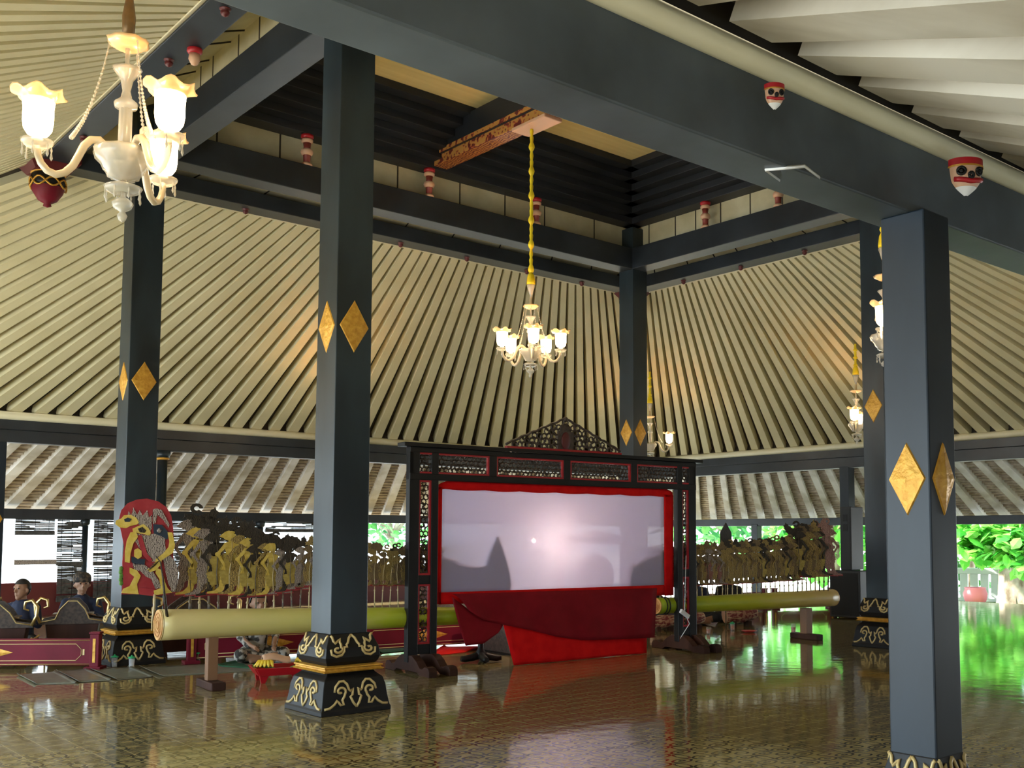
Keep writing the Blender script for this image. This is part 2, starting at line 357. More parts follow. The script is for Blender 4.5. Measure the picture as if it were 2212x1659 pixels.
# ------------------------------------------------------------------ columns
def scroll_paths():
    def spiral(cx, cz, r, a0, a1, n=12, k=.25):
        return [(cx+math.cos(a0+(a1-a0)*i/n)*r*(1-(1-k)*i/n), cz+math.sin(a0+(a1-a0)*i/n)*r*(1-(1-k)*i/n)) for i in range(n+1)]
    low = [[(-1.0, .02), (-.84, .04), (-.70, .16), (-.62, .30), (-.56, .22), (-.50, .12), (-.40, .12), (-.45, .30), (-.38, .42), (-.36, .52)] + spiral(-.50, .62, .17, -.3, PI*1.7),
           [(-.70, .60), (-.68, .80), (-.55, .97), (-.40, .98), (-.28, .86), (-.22, .66), (-.18, .60), (-.09, .70), (-.11, .46), (-.18, .40), (-.10, .18), (0, .02)]]
    upp = [[(-1.0, 1.0), (-.9, .92), (-.82, .72), (-.74, .62), (-.62, .74), (-.54, .84), (-.55, .66), (-.50, .58), (-.48, .40)] + spiral(-.62, .32, .2, .35, -PI*1.7),
           [(-.88, .35), (-.84, .10), (-.66, -.02), (-.46, .04), (-.36, .22), (-.36, .42), (-.24, .42), (-.27, .52), (-.20, .62), (-.14, .84), (0, 1.0)]]
    mir = lambda ps: [[(-u, v) for u, v in p] for p in ps]
    return low+mir(low), upp+mir(upp)
LOWS, UPPS = scroll_paths()
def face_frames(c):
    c = Vector(c)
    for a in range(4):
        q = a*PI/2; n = Vector((math.cos(q), math.sin(q), 0)); t = Vector((-math.sin(q), math.cos(q), 0))
        yield c, n, t
def halfw(prof, z):
    for (r0_, z0), (r1, z1) in zip(prof, prof[1:]):
        if z0 <= z <= z1: return r0_+(r1-r0_)*(z-z0)/max(z1-z0, 1e-6)
    return prof[-1][0]
def column(x, y, hw, ztop, zb, hb, dz, dh, label, taper=.0, paint='black'):
    """square black column on a carved pedestal with a gilt diamond on every side"""
    t = thing('column', (x, y, 0), label, 'column', kind='thing')
    k = zb/.66
    MB().square([(hw*(1+taper), zb-.02), (hw, ztop)], (x, y, 0)).build('shaft', M[paint], t, .008)
    lowp = [(hb, 0), (hb, .035*k), (hb*.975, .05*k), (hb*.93, .13*k), (hb*.895, .22*k), (hb*.84, .285*k), (hb*.70, .325*k), (hb*.66, .345*k)]
    uppp = [(hb*.68, .40*k), (hb*.75, .43*k), (hb*.79, .47*k), (hb*.755, .55*k), (hb*.655, .63*k), (max(hw*1.06, hb*.60), .665*k)]
    p = MB().square(lowp, (x, y, 0)).square(uppp, (x, y, 0)).build('pedestal', M['blackwood'], t, .006)
    MB().square([(hb*.68, .342*k), (hb*.84, .350*k), (hb*.86, .360*k), (hb*.81, .368*k), (hb*.80, .378*k), (hb*.84, .386*k), (hb*.83, .396*k), (hb*.70, .404*k)], (x, y, 0)).build('gilt_moulding', M['gold'], p)
    for c, n, tt in face_frames((x, y, 0)):
        for ps, prof, za, zc, us in ((LOWS, lowp, .055*k, .28*k, .93), (UPPS, uppp, .485*k, .655*k, .95)):
            s = MB()
            for path in ps:
                pts = []
                for u, v in path:
                    z = za+(zc-za)*max(-.05, min(1.02, v)); w = halfw(prof, min(max(z, prof[0][1]), prof[-1][1]))
                    pts.append(c+n*(w+.003*k)+tt*(u*w*us)+Vector((0, 0, z)))
                s.tube(pts, .0115*k, 6)
            s.build('gilt_scroll', M['goldline'], p)
    for c, n, tt in face_frames((x, y, 0)):
        d = MB(); w = hw*(1+taper*(1-dz/ztop)); dw = w*.83
        P = lambda u, v, o: c+n*(w+o)+tt*(u*dw)+Vector((0, 0, dz+v*dh))
        vs = [P(0, -1, 0), P(1, 0, 0), P(0, 1, 0), P(-1, 0, 0), P(0, -.94, .008), P(.94, 0, .008), P(0, .94, .008), P(-.94, 0, .008), P(0, 0, .02)]
        d.add(vs, [(0, 1, 5, 4), (1, 2, 6, 5), (2, 3, 7, 6), (3, 0, 4, 7), (4, 5, 8), (5, 6, 8), (6, 7, 8), (7, 4, 8)])
        d.build('gilt_diamond', M['gold'], t)
    return t
column(4.605, 8.33, .170, 6.9, .66, .335, 3.35, .235, 'tall black column in front of the puppets, left of the shadow screen', .05)
column(4.385, 12.93, .176, 6.9, .66, .315, 3.35, .235, 'tall black column standing beside the large crimson-backed puppet', .04)
column(12.82, 12.96, .172, 6.9, .66, .33, 3.30, .235, 'tall black column standing behind the shadow screen, only its upper part showing')
column(12.93, 8.14, .172, 6.9, .66, .32, 3.33, .235, 'tall black column behind the nearest thick column, by the loudspeakers')
column(4.405, 2.57, .112, ZP, .53, .185, 1.765, .168, 'nearest thick column at the right carrying the big beam', .03, 'shadedblack')
column(4.17, PY1, .112, ZP, .53, .185, 1.765, .168, 'black column at the far left edge, beside the bamboo blinds', .0, 'shadedblack')
column(PX1, 12.86, .112, ZP, .53, .185, 1.765, .168, 'slim black column behind the tall loudspeaker', .0, 'shadedblack')

def round_post(x, y, z0, z1, r, label, ring=True):
    t = thing('iron_post', (x, y, z0), label, 'post', kind='thing')
    MB().lathe([(r*2, z0), (r*2, z0+.06), (r*1.4, z0+.12), (r, z0+.16), (r, z1-.14)], (x, y, 0), 14).build('shaft', M['black'], t)
    MB().lathe([(r, z1-.14), (r*1.5, z1-.1), (r*1.6, z1)], (x, y, 0), 14).build('capital', M['black'], t)
    if ring: MB().lathe([(r*.9, z1-.16), (r*1.35, z1-.15), (r*1.35, z1-.12), (r*.9, z1-.11)], (x, y, 0), 14).build('gold_ring', M['gold'], t)
    return t
round_post(6.80, PY1, 0, ZP, .085, 'round black post with gold ring beside the column behind the crimson-backed puppet')
round_post(6.38, OY1, 0, 1.83, .055, 'thin dark post between the bamboo blinds', False)
round_post(9.95, OY1, 0, 1.83, .07, 'thin dark post right of the blinds, behind the leather puppets', False)
mb = MB(); mb.box((OX1, 17.55, .92), (.2, .2, 1.84)); tag(mb.build('eave_post', M['blackbeam'], bevel=.01), 'blue-black square eave post behind the right puppets, against the garden', 'post', kind='thing')

# ------------------------------------------------------------------ lower beams
def beam(name, a, b, z0, z1, w, label, mat='blackbeam', cat='beam', kind='thing', step=0.):
    a, b = Vector(a), Vector(b); d = (b-a).normalized(); n = Vector((-d.y, d.x, 0))
    t = thing(name, ((a+b)/2)[:2]+(z0,), label, cat, kind=kind)
    m = MB(); zm = z0+(z1-z0)*(.55 if step else 1)
    P = lambda p, s, z: Vector((p.x, p.y, 0))+n*s+Vector((0, 0, z))
    m.hexa([P(a, w/2, z0), P(a, -w/2, z0), P(b, -w/2, z0), P(b, w/2, z0)], [P(a, w/2, zm), P(a, -w/2, zm), P(b, -w/2, zm), P(b, w/2, zm)])
    if step:
        w2 = w+step*2
        m.hexa([P(a, w2/2, zm), P(a, -w2/2, zm), P(b, -w2/2, zm), P(b, w2/2, zm)], [P(a, w2/2, z1), P(a, -w2/2, z1), P(b, -w2/2, z1), P(b, w2/2, z1)])
    m.build('timber', M[mat], t, .008)
    return t, P, a, b
def fillet(t, P, a, b, s, z, r):
    MB().tube([P(a, s, z), P(b, s, z)], r, 8).build('cream_fillet', M['creamtrim'], t)
nb, P, a, b = beam('lower_roof_beam', (PX0, PY0+.16), (PX1, PY0-.12), ZP, ZC, .23, 'big blue-black beam resting on the nearest thick column', 'litbeam')
for s in (1, -1): fillet(nb, P, a, b, s*.15, ZC-.01, .052)
m = MB()                                            # painted white diamond on the soffit
q = [(3.35, 2.62), (3.44, 2.49), (3.60, 2.53), (3.50, 2.66)]
for i in (0, 1, 3):
    p0, p1 = Vector((*q[i], ZP-.003)), Vector((*q[(i+1) % 4], ZP-.003)); m.tube([p0, p1], .008, 4, flat=.3)
m.build('white_diamond_outline', M['white'], nb)
fb, P, a, b = beam('lower_roof_beam', (PX0, PY1), (PX1, PY1), ZP, ZC, .22, 'long black beam with cream fillet behind the shadow screen and puppets', step=.02)
for s in (1, -1): fillet(fb, P, a, b, s*.14, ZC+.06, .07)
rb, P, a, b = beam('lower_roof_beam', (PX1, PY0), (PX1, PY1), ZP-.03, ZC, .22, 'long black beam with a cream fillet above the loudspeakers and the garden tree', step=.02)
for s in (1, -1): fillet(rb, P, a, b, s*.14, ZC+.06, .07)
lb, P, a, b = beam('lower_roof_beam', (PX0, PY0), (PX0, PY1), ZP, ZC, .22, 'black beam along the open left side')
for s in (1, -1): fillet(lb, P, a, b, s*.14, ZC+.06, .07)
beam('eave_beam', (PX0-OUT, OY1), (OX1, OY1), 1.81, 2.0, .16, 'dark eave beam above the bamboo blinds')
beam('eave_beam', (OX1, OY0), (OX1, OY1), 1.79, 1.98, .16, 'blue-grey eave beam above the garden at the right')
beam('eave_beam', (PX0-OUT, OY0), (OX1, OY0), 1.81, 2.0, .16, 'dark eave beam on the near side')

# wall plates closing the space over the beams, behind the rafter feet
for i, (a, b) in enumerate((((PX0-.1, PY0+.02), (PX1+.1, PY0+.02)), ((PX0-.1, PY1), (PX1+.1, PY1)), ((PX1, PY0-.1), (PX1, PY1+.1)), ((PX0, PY0-.1), (PX0, PY1+.1)))):
    a, b = Vector(a), Vector(b); c = (a+b)/2; d = b-a
    m = MB(); m.box((c.x, c.y, ZC+.16), (abs(d.x) or .12, abs(d.y) or .12, .36)); tag(m.build('trim_%d' % (i+21), M['gapwood']), kind='structure')

# ------------------------------------------------------------------ upper beams
def ring(x0, x1, y0, y1): return [((x0, y1), (x1, y1)), ((x1, y1), (x1, y0)), ((x0, y0), (x0, y1)), ((x1, y0), (x0, y0))]
WHERE = ['far side, above the chandelier', 'right-hand side', 'left side, rising to the top edge', 'near side']
for (a, b), w in zip(ring(RX0, RX1, RY0, RY1), WHERE):
    ax, by = Vector(a), Vector(b); d = (by-ax).normalized()*.17
    t, P, a2, b2 = beam('hanging_ring_beam', ax-d, by+d, ZR, ZR+.22, .34, 'black hanging beam heading the cream rafters, ' + w)
    n = int((by-ax).length/1.25)
    for i in range(1, n):
        c = lerp(ax.to_3d(), by.to_3d(), i/n)+Vector((0, 0, ZR))
        MB().lathe([(.0, -.075), (.03, -.06), (.042, -.035), (.03, -.012), (.05, -.006), (.05, .004)], c, 10).build('turned_drop', M['maroond'], t)
for (a, b), w in zip(ring(GX0, GX1, GY0, GY1), ['between the far columns, over the screen', 'joining the two right columns', 'joining the two left columns', 'joining the two near columns']):
    ax, by = Vector(a), Vector(b); d = (by-ax).normalized()*.16
    beam('great_tie_beam', ax-d, by+d, ZB, ZB+.37, .32, 'thick black tie beam ' + w)

def pendant(c, s, label, cat='ornament'):
    t = thing('hanging_ornament', c, label, cat, kind='thing')
    x, y, z = c
    MB().square([(.20*s, z-.10*s), (.26*s, z-.02*s), (.30*s, z+.02*s), (.30*s, z+.12*s)], (x, y, 0)).build('block', M['maroond'], t)
    p = MB().lathe([(0, z-.52*s), (.05*s, z-.50*s), (.04*s, z-.47*s), (.11*s, z-.43*s), (.18*s, z-.32*s), (.2*s, z-.22*s), (.19*s, z-.12*s), (.17*s, z-.09*s)], (x, y, 0), 18).build('bud', M['maroon'], t)
    MB().lathe([(.19*s, z-.27*s), (.204*s, z-.22*s), (.195*s, z-.12*s), (.175*s, z-.10*s)], (x, y, 0), 18).build('black_band', M['blackwood'], p)
    g = MB(); g.lathe([(.175*s, z-.105*s), (.205*s, z-.10*s), (.205*s, z-.085*s), (.17*s, z-.08*s)], (x, y, 0), 18)
    for k in range(2):
        pts = []
        for j in range(37):
            q = 2*PI*j/36; zz = z-(.23+.055*math.cos(4*q+k*PI))*s; pts.append((x+.207*s*math.cos(q), y+.207*s*math.sin(q), zz))
        g.tube(pts, .012*s, 5)
    g.build('gold_zigzag', M['gold'], p)
pendant((RX0-.02, RY1+.02, ZR), 1.0, 'carved lotus-bud ornament with gold zigzag at the far left beam corner')
pendant((RX1, RY0, ZR), .9, 'small red hanging bud beside the nearest thick column, below the big beam')
pendant((RX1, RY1, ZR), .9, 'lotus-bud ornament hanging behind the far column')
def half_drop(c, label):
    t = thing('hanging_ornament', c, label, 'ornament', kind='thing')
    MB().lathe([(0, -.16), (.03, -.15), (.055, -.10), (.05, -.05)], c, 14).build('white_tip', M['pinkcream'], t)
    MB().lathe([(.05, -.05), (.07, -.03), (.07, .02), (.05, .02)], c, 14).build('red_cap', M['red'], t)
half_drop((RX0+.1, 9.6, ZR), 'little red and cream drop under the left hanging beam')

# cream board walls between the beams, with spindles
def board_wall(name, a, b, z0, z1, t=.04, nj=9):
    a, b = Vector(a), Vector(b); d = b-a; n = Vector((-d.y, d.x)).normalized()*t/2
    m = MB(); m.hexa([(*(a+n), z0), (*(a-n), z0), (*(b-n), z0), (*(b+n), z0)], [(*(a+n), z1), (*(a-n), z1), (*(b-n), z1), (*(b+n), z1)])
    o = tag(m.build(name, M['creamwall']), kind='structure')
    j = MB()
    for i in range(1, nj):
        p = a+d*((i+random.uniform(-.2, .2))/nj); u = d.normalized()*.012
        for s in (1, -1):
            k = n*s*1.15
            j.hexa([(*(p+u+k), z0), (*(p-u+k), z0), (*(p-u+n*s*.9), z0), (*(p+u+n*s*.9), z0)], [(*(p+u+k), z1), (*(p-u+k), z1), (*(p-u+n*s*.9), z1), (*(p+u+n*s*.9), z1)])
    j.build('board_joint', M['gapwood'], o)
    return o
for i, (a, b) in enumerate(ring(GX0-.12, GX1+.12, GY0-.12, GY1+.12)): board_wall('trim_%d' % (i+1), a, b, ZB+.37, ZB+.80)
# sloping cream boards from the hanging beams up and in to the tie beams
for i, ((a, b), (c, d)) in enumerate(zip(ring(RX0-.17, RX1+.17, RY0-.17, RY1+.17), ring(GX0-.14, GX1+.14, GY0-.14, GY1+.14))):
    m = MB(); m.hexa([(*a, ZR+.22), (*b, ZR+.22), (*d, ZB+.62), (*c, ZB+.62)], [(*a, ZR+.27), (*b, ZR+.27), (*d, ZB+.67), (*c, ZB+.67)])
    o = tag(m.build('trim_%d' % (i+5), M['creamwall']), kind='structure')
    j = MB()
    for k in range(1, 10):
        t = (k+random.uniform(-.25, .25))/10; p = lerp((*a, ZR+.216), (*b, ZR+.216), t); q = lerp((*c, ZB+.616), (*d, ZB+.616), t); j.tube([p, q], .012, 4)
    j.build('board_joint', M['gapwood'], o)
SP = [(0.03, -.115), (.062, -.11)]
def spindle(x, y, label):
    z = ZB+.37; hgt = .43
    t = thing('spindle', (x, y, z), label, 'spindle', group='turned spindles on the tie beams', kind='thing')
    f = hgt/1.0
    MB().lathe([(.075, z), (.075, z+.05*f), (.06, z+.1*f), (.045, z+.12*f)], (x, y, 0), 16).build('foot', M['pinkcream'], t)
    MB().lathe([(.045, z+.12*f), (.05, z+.32*f), (.055, z+.34*f)], (x, y, 0), 16).build('lower_neck', M['brownred'], t)
    MB().lathe([(.055, z+.34*f), (.075, z+.38*f), (.085, z+.45*f), (.075, z+.52*f), (.055, z+.55*f)], (x, y, 0), 16).build('bulb', M['pinkcream'], t)
    MB().lathe([(.055, z+.55*f), (.045, z+.60*f), (.055, z+.74*f)], (x, y, 0), 16).build('upper_neck', M['brownred'], t)
    MB().lathe([(.06, z+.74*f), (.08, z+.78*f), (.08, z+.84*f), (.065, z+.88*f)], (x, y, 0), 16).build('collar', M['pinkcream'], t)
    MB().lathe([(.07, z+.88*f), (.085, z+.92*f), (.085, z+1.0*f)], (x, y, 0), 16).build('cap', M['red'], t)
for x, l in ((6.49, 'red and cream spindle on the far beam, left of the nearer tall column'), (8.47, 'red and cream spindle on the far beam, under the painted beam end'), (10.53, 'red and cream spindle on the far beam, behind the yellow chain')):
    spindle(x, GY1-.10, l)
for y, l in ((11.16, 'red and cream spindle on the right beam, nearer the far corner'), (9.69, 'red and cream spindle on the right beam, below the big near beam')):
    spindle(GX1-.10, y, l)

# ------------------------------------------------------------------ stepped loft, ceiling, painted cross beam
lt = thing('stepped_loft', ((GX0+GX1)/2, (GY0+GY1)/2, ZB+.80), 'dark stepped beams narrowing up to the cream ceiling', 'stepped beams', kind='thing')
NS = 6; z = ZB+.80
for i in range(NS):
    s = -.16+i*.19
    for a, b in ring(GX0+s+.16, GX1-s-.16, GY0+s+.16, GY1-s-.16):
        a, b = Vector(a), Vector(b); d = (b-a).normalized(); n = Vector((-d.y, d.x)); w = .17
        m = MB(); a2, b2 = a-d*w, b+d*w
        m.hexa([(*(a2+n*w), z), (*(a2-n*w), z), (*(b2-n*w), z), (*(b2+n*w), z)], [(*(a2+n*w), z+.108), (*(a2-n*w), z+.108), (*(b2-n*w), z+.108), (*(b2+n*w), z+.108)])
        m.build('loft_beam', M['darkbeam'], lt, .006)
    z += .108
ZT = z
m = MB(); m.box(((GX0+GX1)/2, (GY0+GY1)/2, ZT+.03), (GX1-GX0+.5, GY1-GY0+.5, .06)); tag(m.build('ceiling', M['creamceil']), 'cream board ceiling high between the columns', 'ceiling', kind='structure')
cxm = (GX0+GX1)/2-.05; cym = (GY0+GY1)/2
t = thing('painted_cross_beam', (cxm, cym, 6.98), 'red and gold carved beam crossing under the ceiling, holding the chandelier chain', 'beam', kind='thing')
MB().box((cxm, cym, 7.32), (.30, GY1-GY0-.2, .40)).build('timber', M['darkbeam'], t)
M['redgold'] = leather('red_gold_carving', (.36, .05, .02), (.46, .22, .05), (.12, .015, .012), 14)
MB().box((cxm, cym, 7.06), (.24, GY1-GY0-.3, .14)).build('carved_rail', M['redgold'], t, .01)
m = MB()
for s in (-1, 1): m.box((cxm+s*.14, cym, 7.16), (.05, GY1-GY0-.35, .06))
m.build('carved_edge', M['redgold'], t)
m = MB(); m.box((cxm, cym-.1, 6.97), (.30, .7, .05)); m.box((cxm, cym-.9, 6.97), (.26, .4, .05)); m.build('pale_carved_plate', M['pinkcream'], t, .01)

# ------------------------------------------------------------------ roofs
def slope(name, label, ta, tb, ba, bb, n, wt, wb, th, mat, back, backoff=.0, head=None, eave=0., ext=.28):
    """rafters fanning from the edge ta-tb (high) to ba-bb (low)"""
    ta, tb, ba, bb = map(Vector, (ta, tb, ba, bb))
    nrm = (tb-ta).cross(ba-ta).normalized()
    if nrm.z < 0: nrm = -nrm
    m = MB(); u = nrm*th
    el, er = (ta-ba).normalized()*ext, (tb-bb).normalized()*ext
    A0, B0, B1, A1 = ba-el*.5, bb-er*.5, tb+er, ta+el; sx = (bb-ba).normalized()*.12
    A0, B0, B1, A1 = A0-sx, B0+sx, B1+sx, A1-sx
    m.hexa([A0+u, B0+u, B1+u, A1+u], [A0+u*1.6, B0+u*1.6, B1+u*1.6, A1+u*1.6])
    t = tag(m.build(name, back), label, 'roof', kind='structure')
    dt = (tb-ta).normalized(); db = (bb-ba).normalized()
    for i in range(n):
        f = (i+.5)/n; p, q = lerp(ta, tb, f), lerp(ba, bb, f)
        jw = random.uniform(.92, 1.06)
        r = MB(); r.hexa([q-db*wb/2*jw, q+db*wb/2*jw, p+dt*wt/2*jw, p-dt*wt/2*jw], [q-db*wb/2*jw+u, q+db*wb/2*jw+u, p+dt*wt/2*jw+u, p-dt*wt/2*jw+u])
        r.build('rafter', mat, t)
    if head:
        d = (ba-ta).normalized()*head; e = nrm*.012
        MB().hexa([ta-e, tb-e, tb+d-e, ta+d-e], [ta, tb, tb+d, ta+d]).build('head_board', M['creamtrim'], t)
    if eave:                                        # battens and tiles seen between the rafters
        k = MB(); L = (ba-ta).length; nb_ = int(L/.16)
        for i in range(1, nb_):
            f = i/nb_; p, q = lerp(ta, ba, f)+u*.86, lerp(tb, bb, f)+u*.86; k.tube([p, q], .018, 4, False)
        k.build('batten', M['tileback'], t)
    return t
zt, zb_ = ZR+.03, ZC+.10
I = .17
slope('roof_slope', 'fan of cream rafters on the far side', (RX0, RY1+I, zt), (RX1, RY1+I, zt), (PX0, PY1-.1, zb_), (PX1, PY1-.1, zb_), 56, .132, .205, .15, M['cream'], M['gapwood'], head=.07)
slope('roof_slope', 'fan of cream rafters on the right side', (RX1+I, RY1, zt), (RX1+I, RY0, zt), (PX1-.1, PY1, zb_), (PX1-.1, PY0, zb_), 44, .110, .205, .15, M['cream'], M['gapwood'], head=.07)
slope('roof_slope', 'fan of cream rafters on the left side', (RX0-I, RY0, zt), (RX0-I, RY1, zt), (PX0+.1, PY0, zb_), (PX0+.1, PY1, zb_), 44, .110, .205, .15, M['cream'], M['gapwood'], head=.07)
slope('roof_slope', 'fan of cream rafters on the near side', (RX1, RY0-I, zt), (RX0, RY0-I, zt), (PX1, PY0+.1, zb_), (PX0, PY0+.1, zb_), 56, .132, .205, .15, M['cream'], M['gapwood'], head=.07)
ze = 2.02
for (a, b), l in (((( RX0, RY1), (PX0, PY1)), 'far left'), (((RX1, RY1), (PX1, PY1)), 'far right'), (((RX1, RY0), (PX1, PY0)), 'near right'), (((RX0, RY0), (PX0, PY0)), 'near left')):
    a, b = Vector((*a, zt+.16)), Vector((*b, zb_+.16)); d = (b-a).normalized(); s = d.cross(Vector((0, 0, 1))).normalized()*.30; u_ = s.cross(d).normalized()*.05
    if u_.z < 0: u_ = -u_
    a -= d*.3; b += d*.3
    tag(MB().hexa([a-s, a+s, b+s, b-s], [a-s+u_, a+s+u_, b+s+u_, b-s+u_]).build('roof_hip', M['gapwood']), 'hip board of the roof at the '+l+' corner', 'roof', kind='structure')
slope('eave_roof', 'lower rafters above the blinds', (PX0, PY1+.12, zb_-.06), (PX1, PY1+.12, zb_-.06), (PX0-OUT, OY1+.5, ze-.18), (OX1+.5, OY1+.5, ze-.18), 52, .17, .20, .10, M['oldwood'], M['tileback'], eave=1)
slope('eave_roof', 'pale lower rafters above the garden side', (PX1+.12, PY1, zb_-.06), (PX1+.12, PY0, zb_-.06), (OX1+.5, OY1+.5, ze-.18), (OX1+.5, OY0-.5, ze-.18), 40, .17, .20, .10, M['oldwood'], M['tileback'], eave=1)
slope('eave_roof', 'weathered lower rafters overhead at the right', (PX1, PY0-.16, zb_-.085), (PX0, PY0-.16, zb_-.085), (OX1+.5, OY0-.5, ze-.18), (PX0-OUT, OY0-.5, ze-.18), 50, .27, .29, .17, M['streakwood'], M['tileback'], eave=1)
# upper roof closing the building above everything
m = MB(); m.box(((RX0+RX1)/2, (RY0+RY1)/2, ZT+.35), (RX1-RX0+.8, RY1-RY0+.8, .3))
for (a, b), (c, d) in zip(ring(RX0-.45, RX1+.45, RY0-.45, RY1+.45), ring(RX0-.3, RX1+.3, RY0-.3, RY1+.3)):
    m.hexa([(*a, ZR+.22), (*b, ZR+.22), (*d, ZR+.22), (*c, ZR+.22)], [(*a, ZT+.3), (*b, ZT+.3), (*d, ZT+.3), (*c, ZT+.3)])
tag(m.build('upper_roof', M['gapwood']), 'upper roof block', 'roof', kind='structure')

# ------------------------------------------------------------------ masks on the near beam
def mask(c, w, h, label):
    c = Vector(c); t = thing('painted_mask', c, label, 'mask', kind='thing')
    N = Vector((-.55, -.835, 0)); R3 = Vector((.835, -.55, 0)); c = c+Vector((0, -w*.27, 0))
    def prof(v): return w/2*(1.0 if v > .75 else .93+.07*(v-.5)/.25 if v > .5 else max(.03, .93*math.sin(PI/2*min(1, (v+.04)/.54))))
    def face(v0, v1, n, out):
        m = MB(); rows = []
        for i in range(n+1):
            v = v0+(v1-v0)*i/n; r = prof(v)*out
            rows.append([c+R3*(r*math.cos(q))+N*(r*.75*math.sin(q)+.002)+Vector((0, 0, (v-1)*h)) for q in [PI*k/14 for k in range(15)]])
        m.add([p for r in rows for p in r], [(i*15+k, i*15+k+1, (i+1)*15+k+1, (i+1)*15+k) for i in range(n) for k in range(14)], True); return m
    hd = face(0, .80, 14, 1.0).build('face', M['pinkcream'], t)
    face(0, .22, 5, 1.03).build('white_chin', M['white'], hd)
    face(.80, 1.0, 4, 1.06).build('red_cap', M['red'], t)
    face(.76, .81, 2, 1.09).build('gold_band', M['gold'], t)
    def onf(q, v, e=.004): r = prof(v); return c+R3*(r*math.cos(q))+N*(r*.75*math.sin(q)+e)+Vector((0, 0, (v-1)*h))
    k = MB()
    for qc in (PI*.30, PI*.70):
        k.tube([onf(qc+.26*math.cos(a), .62+.10*math.sin(a)) for a in [2*PI*i/14 for i in range(15)]], w*.045, 5)
        k.tube([onf(qc+.08*math.cos(a), .62+.03*math.sin(a)) for a in [2*PI*i/8 for i in range(9)]], w*.04, 5)
    k.tube([onf(PI*.5+.14*math.cos(a), .50+.07*math.sin(a)) for a in [2*PI*i/10 for i in range(11)]], w*.05, 5)
    k.build('black_loop', M['blackwood'], hd)
    r_ = MB(); r_.tube([onf(PI*f, .34+.10*abs(f-.5)*2.2) for f in (.12, .25, .38, .5, .62, .75, .88)], w*.08, 6); r_.build('red_mouth_band', M['red'], hd)
    return t
mask((3.135, 2.445-.02, 3.215), .075, .095, 'small painted face ornament near the middle of the big near beam')
mask((4.50, 2.425-.02, 3.24), .155, .165, 'larger painted face ornament on the big beam above the nearest thick column')
